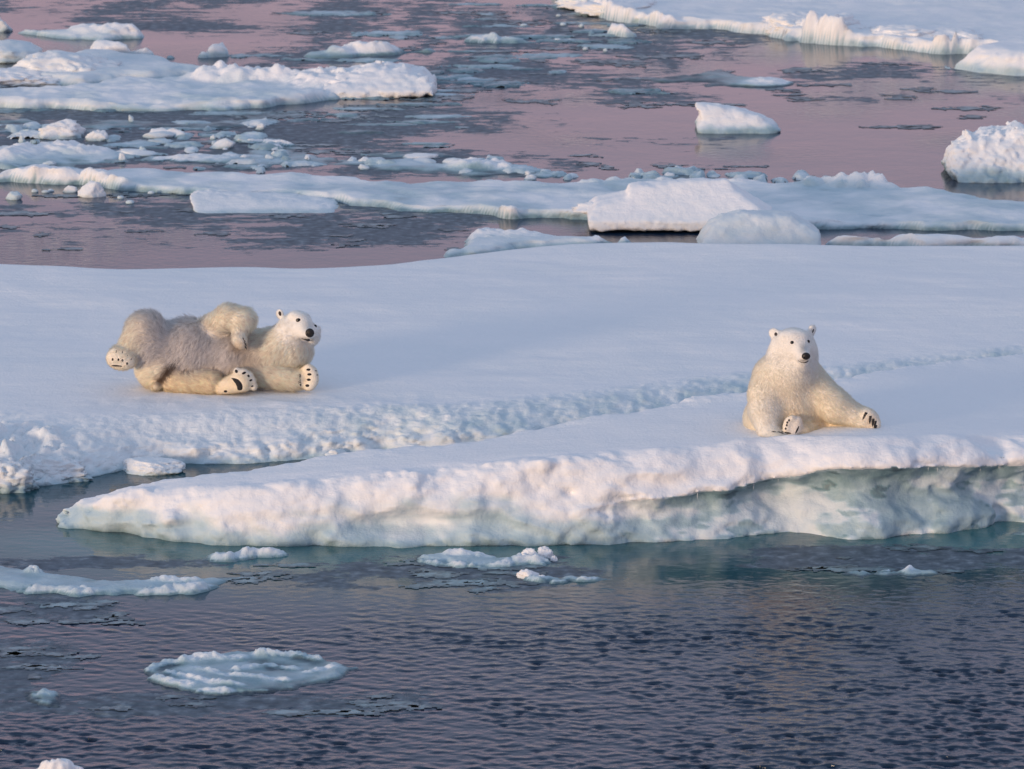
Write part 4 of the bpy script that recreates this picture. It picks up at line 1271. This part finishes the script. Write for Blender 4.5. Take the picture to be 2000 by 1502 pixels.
        for i in range(5):
            for k in range(m):
                Fq.append((i * m + k, i * m + (k + 1) % m, (i + 1) * m + (k + 1) % m, (i + 1) * m + k))
        return self.part("claw", V, Fq, SKIN)

    def grow_fur(self, npt=5):
        rs = np.random.RandomState(self.seed)
        V, F = self.V, self.F
        T = np.concatenate([F[:, [0, 1, 2]], F[:, [0, 2, 3]]])
        a, b, c = V[T[:, 0]], V[T[:, 1]], V[T[:, 2]]
        area = np.linalg.norm(np.cross(b - a, c - a), axis=1)
        # hair only where the body is not pressed in the snow, denser towards the visible side
        cen = (a + b + c) / 3
        area *= np.where(cen[:, 1] < self.Y0 + 0.35, 1.0, 0.45)
        i = rs.choice(len(T), self.n_fur, p=area / area.sum())
        u, v = rs.rand(self.n_fur), rs.rand(self.n_fur)
        fl = u + v > 1
        u[fl], v[fl] = 1 - u[fl], 1 - v[fl]
        R = a[i] + (b[i] - a[i]) * u[:, None] + (c[i] - a[i]) * v[:, None]
        N = self.grad(R)
        px = self.to_px(R)
        ok = np.ones(len(R), bool)
        facing = N[:, 1] < 0.2
        for poly, grow in self.bald:
            lo, hi = poly.min(0) - 12, poly.max(0) + 12
            m = facing & (px[:, 0] > lo[0]) & (px[:, 0] < hi[0]) & (px[:, 1] > lo[1]) & (px[:, 1] < hi[1])
            k = np.where(m)[0]
            if len(k): ok[k[poly_sd(px[k], poly) > -grow]] = False
        R, N, px = R[ok], N[ok], px[ok]
        bl = self.blend(R, ['tint', 'fur', 'flow'])
        tint, L, flow = bl['tint'], bl['fur'][:, 0], bl['flow']
        if self.tint_fn: tint = self.tint_fn(px, R, tint)
        flow = flow - N * (flow * N).sum(1, keepdims=True)
        flow /= np.linalg.norm(flow, axis=1, keepdims=True) + 1e-6
        side = np.cross(N, flow)
        w = fbm(R[:, 0] * 9, R[:, 1] * 9, R[:, 2] * 9, 2)
        w2 = fbm(R[:, 0] * 30 + 5, R[:, 1] * 30, R[:, 2] * 30, 2)
        d = flow * 1.0 + side * (0.45 * w + 0.30 * w2)[:, None] + rs.normal(size=R.shape) * 0.20
        d /= np.linalg.norm(d, axis=1, keepdims=True)
        lift = self.lift + 0.12 * fbm(R[:, 0] * 12, R[:, 1] * 12 + 7, R[:, 2] * 12, 2)
        d0 = d * (1 - lift)[:, None] + N * lift[:, None]
        d0 /= np.linalg.norm(d0, axis=1, keepdims=True)
        L = L * self.fur_scale * rs.uniform(0.6, 1.35, len(L))
        s = np.linspace(0, 1, npt)
        pts = R[:, None] + (d0[:, None] * s[None, :, None] + (d - N * 0.22)[:, None] * (0.45 * s ** 2)[None, :, None]) * L[:, None, None] - N[:, None] * 0.003
        rad = (0.0021 * (1 - s) ** 0.8 + 0.0003)[None] * np.clip(L / 0.04, 0.55, 1.15)[:, None]
        val = np.clip(1 + 0.06 * rs.normal(size=len(L)) + self.contrast * w2, 0.6, 1.12)
        col = np.clip(tint * val[:, None] * 1.05, 0, 0.97)
        cd = bpy.data.hair_curves.new("fur")
        cd.add_curves([npt] * len(R))
        cd.attributes['position'].data.foreach_set('vector', (pts - self.origin).astype(np.float32).ravel())
        ra = cd.attributes.get('radius') or cd.attributes.new('radius', 'FLOAT', 'POINT')
        ra.data.foreach_set('value', rad.astype(np.float32).ravel())
        na = cd.attributes.new('root_normal', 'FLOAT_VECTOR', 'CURVE')
        na.data.foreach_set('vector', N.astype(np.float32).ravel())
        ca = cd.attributes.new('tint', 'FLOAT_COLOR', 'CURVE')
        ca.data.foreach_set('color', np.concatenate([col, np.ones((len(col), 1))], 1).astype(np.float32).ravel())
        cd.materials.append(FUR)
        o = bpy.data.objects.new("fur", cd)
        COL.objects.link(o)
        o.parent = self.body
        o['kind'] = 'stuff'
        return o


def blob(cx, cy, rx, ry, n=10, rot=0.0):
    return [(cx + rx * math.cos(a) * math.cos(rot) - ry * math.sin(a) * math.sin(rot), cy + rx * math.cos(a) * math.sin(rot) + ry * math.sin(a) * math.cos(rot))
            for a in np.linspace(0, 2 * math.pi, n + 1)[:-1]]


# ---- the bear sitting on the foremost floe
zs = float(np.interp(ground(1575, 846, 0.95)[0], kx, kzl))
Ys = ground(1575, 846, zs + 0.0)[1] + 0.30
sit = Bear(1400, 600, 1931 / 360.0, Ys, 1035)
sit.contrast, sit.lift, sit.fur_scale = 0.04, 0.46, 0.8
sit.group(0.14, 0.10)                                   # trunk
sit.ell((640, 1150, 0.18), (0.345, 0.34, 0.28), CREAM, 0.035, (-0.3, 0, -1))
sit.ell((840, 1010, 0.12), (0.33, 0.32, 0.33), CREAM, 0.04)
sit.ell((745, 830, 0.06), (0.335, 0.28, 0.31), CREAM, 0.035)
sit.ell((765, 660, 0.03), (0.268, 0.25, 0.25), CREAM, 0.03)
sit.cap((775, 610, 0.0), (800, 430, -0.06), 0.215, 0.19, WHITE, 0.026, (0, -0.2, -1))
sit.ell((870, 640, -0.13), (0.11, 0.10, 0.12), WHITE, 0.045, (0, -0.3, -1))
sit.group(0.05, 0.06)                                   # head
sit.ell((802, 380, -0.08), (0.222, 0.20, 0.166), WHITE, 0.018, (0, 0.6, 0.5))
sit.ell((640, 480, -0.08), (0.105, 0.12, 0.115), WHITE, 0.03, (-0.6, 0.2, -0.8))
sit.ell((965, 470, -0.07), (0.085, 0.12, 0.115), WHITE, 0.03, (0.6, 0.2, -0.8))
sit.ell((850, 400, -0.22), (0.130, 0.10, 0.105), WHITE, 0.012, (0, 0.6, 0.5))
sit.ell((810, 290, -0.17), (0.15, 0.10, 0.07), WHITE, 0.014, (0, 0.6, 0.5))
sit.cap((868, 430, -0.24), (922, 505, -0.42), 0.088, 0.058, WHITE, 0.008, (-0.3, 0.8, 0.4))
sit.ell((905, 545, -0.36), (0.052, 0.07, 0.028), WHITE, 0.008, (0, 0.3, -1))
sit.ell((880, 590, -0.22), (0.10, 0.10, 0.07), WHITE, 0.03, (0, 0.2, -1))
sit.group(0.02, 0.05)                                   # ears
sit.ell((600, 258, -0.03), (0.056, 0.024, 0.056), WHITE, 0.014, (-0.5, 0, 0.8), yaw=-0.25)
sit.ell((1000, 225, -0.03), (0.050, 0.024, 0.054), WHITE, 0.014, (0.5, 0, 0.8), yaw=0.7)
sit.group(0.08, 0.10)                                   # fore leg planted on the snow
sit.cap((540, 700, 0.06), (510, 900, -0.06), 0.15, 0.160, CREAM, 0.03)
sit.cap((510, 900, -0.06), (508, 1060, -0.14), 0.16, 0.150, CREAM, 0.03)
sit.cap((508, 1060, -0.14), (550, 1280, -0.22), 0.150, 0.118, WHITE, 0.03)
sit.ell((600, 1325, -0.30), (0.125, 0.12, 0.055), CREAM, 0.02, (0.5, -0.5, -0.3))
sit.group(0.06, 0.035)                                  # hind leg below the stretched fore leg
sit.cap((980, 1230, 0.02), (1300, 1285, -0.08), 0.135, 0.095, WARM, 0.04)
sit.cap((1300, 1285, -0.08), (1560, 1285, -0.14), 0.095, 0.075, WARM, 0.03)
sit.ell((1600, 1240, -0.15), (0.065, 0.07, 0.095), WARM, 0.015, (0.7, 0, 0.3))
sit.group(0.08, 0.07)                                   # fore leg stretched to the side
sit.cap((990, 800, 0.02), (1240, 1020, -0.14), 0.185, 0.150, CREAM, 0.038)
sit.cap((1240, 1020, -0.14), (1510, 1150, -0.20), 0.150, 0.110, CREAM, 0.032)
sit.ell((1600, 1180, -0.22), (0.072, 0.08, 0.115), CREAM, 0.018, (0.8, -0.2, -0.4), roll=0.25)
for q in ((1560, 1110), (1605, 1120), (1640, 1150), (1662, 1190), (1662, 1235)):
    sit.ell((q[0], q[1], -0.26), (0.030, 0.035, 0.030), CREAM, 0.012, (0.6, -0.6, -0.3))
sit.group(0.05, 0.03)                                   # sole of the tucked hind foot
sit.cap((1010, 1240, -0.05), (900, 1270, -0.22), 0.14, 0.09, WARM, 0.035)
sit.ell((815, 1240, -0.30), (0.075, 0.06, 0.125), GREY, 0.014, (-0.3, -0.3, 0.9), roll=-0.42)
for q in ((748, 1165), (735, 1195), (727, 1230), (730, 1265), (790, 1140)):
    sit.ell((q[0], q[1], -0.33), (0.024, 0.03, 0.024), CREAM, 0.012, (-0.6, -0.5, 0.4))


def sit_tint(px, P, t):
    chest = np.exp(-(((px[:, 0] - 760) / 260) ** 2 + ((px[:, 1] - 930) / 220) ** 2))[:, None]
    t = t * (1 - 0.18 * chest) + np.array(GREY) * 0.18 * chest
    low = np.exp(-(((px[:, 0] - 1050) / 330) ** 2 + ((px[:, 1] - 1180) / 130) ** 2))[:, None]
    t = t * (1 - 0.5 * low) + np.array(WARM) * 0.5 * low
    muz = np.exp(-(((px[:, 0] - 905) / 42) ** 2 + ((px[:, 1] - 420) / 62) ** 2))[:, None] * (P[:, 1:2] < sit.Y0 - 0.18)
    lip = np.exp(-(((px[:, 0] - 905) / 55) ** 2 + ((px[:, 1] - 545) / 20) ** 2))[:, None]
    pw = np.exp(-(((px[:, 0] - 1625) / 60) ** 2 + ((px[:, 1] - 1170) / 80) ** 2))[:, None]
    t = t * (1 - 0.45 * pw) + np.array((0.42, 0.34, 0.26)) * 0.45 * pw
    return t * (1 - 0.42 * muz) * (1 - 0.6 * lip)


sit.Y0 += 0.0
sit.build("young polar bear sitting upright on the foremost floe, one foreleg stretched out sideways", 70000, 0.0125, sit_tint, 1)
sit.ball("nose", (934, 498), (0.044, 0.026, 0.038), SKIN, 0.004)
for q in (915, 952):
    sit.ball("nostril", (q, 506), (0.009, 0.022, 0.008), EYE, 0.016, sub=2)
sit.ball("eye", (789, 354), (0.021, 0.018, 0.018), EYE, -0.004)
sit.ball("eye", (962, 343), (0.018, 0.018, 0.018), EYE, -0.004)
sit.patch("mouth", [(848, 535), (880, 556), (925, 560), (960, 540), (966, 550), (930, 574), (885, 570), (846, 548)], SKIN, 0.012)
sit.patch("inner_ear", blob(618, 268, 20, 24), INNER, 0.010)
sit.patch("inner_ear", blob(1008, 232, 10, 26, rot=0.3), INNER, 0.010)
sit.patch("paw_pad", [(868, 1215), (862, 1260), (835, 1310), (812, 1318), (822, 1280), (845, 1240)], PAD, 0.013)
for q in ((757, 1170), (738, 1193), (733, 1222), (722, 1258)):
    sit.patch("toe_pad", blob(*q, 12, 15), PAD, 0.010)
for c, d in (((1566, 1092), (-12, 26)), ((1610, 1128), (-4, 30)), ((1638, 1158), (-2, 30)), ((1662, 1180), (-4, 30)), ((1668, 1225), (-8, 26))):
    sit.claw(c, d, 0.075, 0.019, 0.35)
for c in ((580, 1290), (640, 1292), (680, 1288), (715, 1296)):
    sit.claw(c, (24, 3), 0.065, 0.017, 0.4)
sit.grow_fur()

sit.body.location.z -= 0.015

# ---- the bear lying on its back on the wide floe
g_c = ground(400, 771, 0.6)
z_c = float(mid_top(np.array([g_c[0]]), np.array([g_c[1]]))[0])
Yl = ground(400, 771, z_c)[1] + 0.24
lie = Bear(180, 560, 4.0, Yl, 708)
lie.group(0.16, 0.10)
lie.contrast, lie.lift = 0.25, 0.46
lie.ell((540, 620, 0.15), (0.28, 0.28, 0.26), CREAM, 0.045, (-1, 0, -0.4))
lie.ell((770, 490, 0.12), (0.38, 0.30, 0.335), GREY, 0.075, (-0.6, -0.3, -0.9))
lie.ell((1100, 530, 0.14), (0.34, 0.30, 0.31), GREY, 0.065, (-0.6, -0.3, -0.9))
lie.ell((1300, 570, 0.14), (0.24, 0.26, 0.25), CREAM, 0.05, (-0.7, 0, -0.6))
lie.cap((1320, 530, 0.12), (1530, 445, 0.06), 0.215, 0.195, CREAM, 0.045, (-0.8, 0, -0.5))
lie.cap((1480, 480, 0.04), (1580, 510, 0.0), 0.20, 0.165, CREAM, 0.045, (-0.6, 0, -0.8))
lie.group(0.06, 0.11)                                   # head
lie.ell((1585, 315, 0.0), (0.182, 0.19, 0.155), WHITE, 0.024, (-0.6, 0.5, 0.3))
lie.ell((1545, 400, -0.03), (0.12, 0.13, 0.115), WHITE, 0.035, (-0.8, 0.2, -0.6))
lie.ell((1725, 370, -0.02), (0.075, 0.12, 0.105), WHITE, 0.03, (0.8, 0.3, -0.5))
lie.ell((1650, 320, -0.14), (0.115, 0.10, 0.10), WHITE, 0.012, (-0.3, 0.8, 0.4))
lie.ell((1625, 235, -0.08), (0.12, 0.10, 0.06), WHITE, 0.014, (-0.3, 0.8, 0.4), roll=-0.25)
lie.cap((1660, 335, -0.16), (1694, 375, -0.34), 0.085, 0.056, WHITE, 0.008, (-0.3, 0.9, 0.3))
lie.ell((1664, 408, -0.27), (0.042, 0.06, 0.024), GREY, 0.008, (0, 0.3, -1))
lie.ell((1605, 480, 0.03), (0.135, 0.15, 0.15), CREAM, 0.04, (-0.3, -0.2, -1))
lie.group(0.02, 0.03)
lie.ell((1466, 212, 0.02), (0.046, 0.022, 0.056), WHITE, 0.014, (-0.5, 0, 0.8), yaw=-0.35)
lie.ell((1768, 335, 0.05), (0.022, 0.02, 0.034), WHITE, 0.012, (0.5, 0, 0.8), yaw=0.9)
lie.group(0.12, 0.12)                                   # raised hind leg, knee up
lie.cap((560, 500, 0.10), (440, 340, -0.02), 0.24, 0.185, GREY, 0.06)
lie.ell((450, 450, -0.01), (0.21, 0.18, 0.20), GREY, 0.06, (-0.5, -0.2, -0.8))
lie.cap((395, 345, -0.03), (250, 530, -0.14), 0.165, 0.105, CREAM, 0.05)
lie.ell((215, 585, -0.18), (0.130, 0.06, 0.092), WARM, 0.02, (-0.2, -0.4, 0.6), roll=-0.15)
for q in ((160, 545), (190, 530), (228, 530), (262, 548), (290, 578)):
    lie.ell((q[0], q[1], -0.21), (0.030, 0.035, 0.030), CREAM, 0.012, (0.1, -0.6, 0.6))
lie.group(0.05, 0.035)                                  # tail
lie.cap((545, 740, -0.02), (495, 775, -0.10), 0.06, 0.052, WARM, 0.03)
lie.group(0.09, 0.035)                                  # near hind leg, sole turned to the viewer
lie.cap((640, 735, -0.02), (920, 750, -0.14), 0.150, 0.135, WARM, 0.045)
lie.ell((780, 700, -0.02), (0.26, 0.17, 0.165), CREAM, 0.05, (0.4, -0.2, -0.9))
lie.group(0.045, 0.035)
lie.cap((1010, 790, -0.22), (1170, 735, -0.26), 0.078, 0.128, WARM, 0.018, (1, 0, 0.4))
for q in ((1130, 655), (1186, 668), (1228, 695), (1252, 735), (1262, 783)):
    lie.ell((q[0], q[1], -0.28), (0.036, 0.04, 0.036), WHITE, 0.02, (0.9, -0.4, 0.4))
lie.group(0.08, 0.04)                                   # lower fore leg on the snow
lie.cap((1240, 640, 0.02), (1560, 720, -0.10), 0.185, 0.115, CREAM, 0.05)
lie.ell((1665, 712, -0.13), (0.105, 0.06, 0.125), WARM, 0.018, (0.8, -0.3, 0.1))
for q in ((1690, 630), (1722, 660), (1735, 700), (1730, 742), (1700, 782)):
    lie.ell((q[0], q[1], -0.16), (0.034, 0.035, 0.034), CREAM, 0.012, (0.8, -0.5, 0))
lie.group(0.07, 0.055)                                  # upper fore leg bent over the chest
lie.cap((900, 350, 0.14), (1065, 245, -0.03), 0.15, 0.130, CREAM, 0.045)
lie.cap((1065, 240, -0.05), (1185, 258, -0.10), 0.130, 0.128, CREAM, 0.045)
lie.cap((1165, 290, -0.13), (1145, 400, -0.24), 0.105, 0.068, CREAM, 0.035)
lie.ell((1160, 440, -0.28), (0.060, 0.055, 0.075), CREAM, 0.016, (0.3, -0.3, -0.9), roll=0.35)


def lie_tint(px, P, t):
    x, y = px[:, 0], px[:, 1]
    near = np.clip((lie.Y0 + 0.15 - P[:, 1]) / 0.15, 0, 1)[:, None]
    warm = np.exp(-((np.minimum(y - 840, 0) / 150) ** 2))[:, None] * np.clip((1900 - x) / 900, 0.25, 1)[:, None]
    t = t * (1 - 0.6 * warm) + np.array(WARM) * 0.6 * warm
    g = np.exp(-(((x - 820) / 300) ** 2 + ((y - 480) / 190) ** 2))[:, None]
    t = t * (1 - 0.6 * g) + np.array(GREY) * 0.6 * g
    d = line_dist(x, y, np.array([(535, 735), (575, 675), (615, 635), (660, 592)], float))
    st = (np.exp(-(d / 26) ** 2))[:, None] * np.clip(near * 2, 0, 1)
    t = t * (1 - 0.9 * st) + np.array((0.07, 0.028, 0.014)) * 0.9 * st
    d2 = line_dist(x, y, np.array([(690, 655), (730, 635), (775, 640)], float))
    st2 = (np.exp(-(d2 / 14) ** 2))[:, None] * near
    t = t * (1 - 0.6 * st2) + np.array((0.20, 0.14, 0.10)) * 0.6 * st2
    ch = np.exp(-(((x - 1230) / 110) ** 2 + ((y - 550) / 70) ** 2))[:, None] * near
    t = t * (1 - 0.35 * ch) + np.array((0.46, 0.38, 0.29)) * 0.35 * ch
    lip = np.exp(-(((x - 1655) / 55) ** 2 + ((y - 408) / 18) ** 2))[:, None]
    pw = np.exp(-(((x - 1160) / 60) ** 2 + ((y - 460) / 40) ** 2))[:, None] * near
    t = t * (1 - 0.5 * pw) + np.array((0.55, 0.40, 0.22)) * 0.5 * pw
    muz = np.exp(-(((x - 1680) / 42) ** 2 + ((y - 310) / 45) ** 2))[:, None] * (P[:, 1:2] < lie.Y0 - 0.1)
    return t * (1 - 0.6 * lip) * (1 - 0.3 * muz)


lie.build("polar bear rolling on its back on the wide floe, belly and paw soles showing", 78000, 0.0135, lie_tint, 2)
lie.ball("nose", (1700, 362), (0.050, 0.028, 0.052), SKIN, 0.004)
for q in (1684, 1714):
    lie.ball("nostril", (q, 372), (0.010, 0.022, 0.010), EYE, 0.018, sub=2)
lie.ball("eye", (1610, 261), (0.029, 0.02, 0.023), EYE, -0.004)
lie.ball("eye", (1744, 308), (0.020, 0.02, 0.022), EYE, -0.004)
lie.patch("mouth", [(1616, 386), (1642, 402), (1676, 408), (1704, 404), (1704, 424), (1690, 432), (1662, 420), (1632, 408)], SKIN, 0.014)
lie.patch("inner_ear", blob(1467, 210, 14, 22, rot=-0.3), INNER, 0.010)
lie.patch("paw_pad", [(1070, 705), (1110, 710), (1155, 730), (1180, 775), (1178, 815), (1130, 816), (1128, 775), (1105, 740)], PAD, 0.014, label="large curved black sole pad")
lie.patch("heel_pad", blob(1042, 818, 15, 11), PAD, 0.010)
for q in ((1126, 661, 11, 14), (1186, 674, 16, 9), (1222, 697, 8, 10), (1240, 731, 12, 7), (1250, 777, 9, 7)):
    lie.patch("toe_pad", blob(q[0], q[1], q[2] * 1.2, q[3] * 1.2, rot=-0.4), PAD, 0.014)
lie.patch("paw_pad", [(1615, 668), (1636, 690), (1630, 730), (1640, 775), (1618, 788), (1604, 770), (1614, 725)], PAD, 0.012)
for q in ((1690, 648, 19, 12), (1697, 685, 20, 12), (1693, 727, 19, 13), (1682, 772, 20, 15)):
    lie.patch("toe_pad", blob(*q), PAD, 0.012)
for c in ((1738, 655), (1748, 690), (1738, 742)):
    lie.claw(c, (20, 0), 0.035, 0.009, 0.4)
lie.patch("paw_pad", [(146, 612), (190, 608), (240, 616), (236, 626), (190, 624), (150, 622)], PAD, 0.013)
for q in ((160, 568), (205, 570), (236, 575), (272, 600)):
    lie.patch("toe_pad", blob(*q, 9, 12), PAD, 0.013)
for c, d in (((186, 520), (0, -20)), ((235, 525), (2, -20)), ((270, 552), (8, -18)), ((296, 578), (14, -12))):
    lie.claw(c, d, 0.035, 0.009, 0.5)
for c in ((1176, 400), (1190, 432), (1196, 462), (1192, 486)):
    lie.claw(c, (12, 16), 0.055, 0.013, 0.5)
lie.grow_fur()
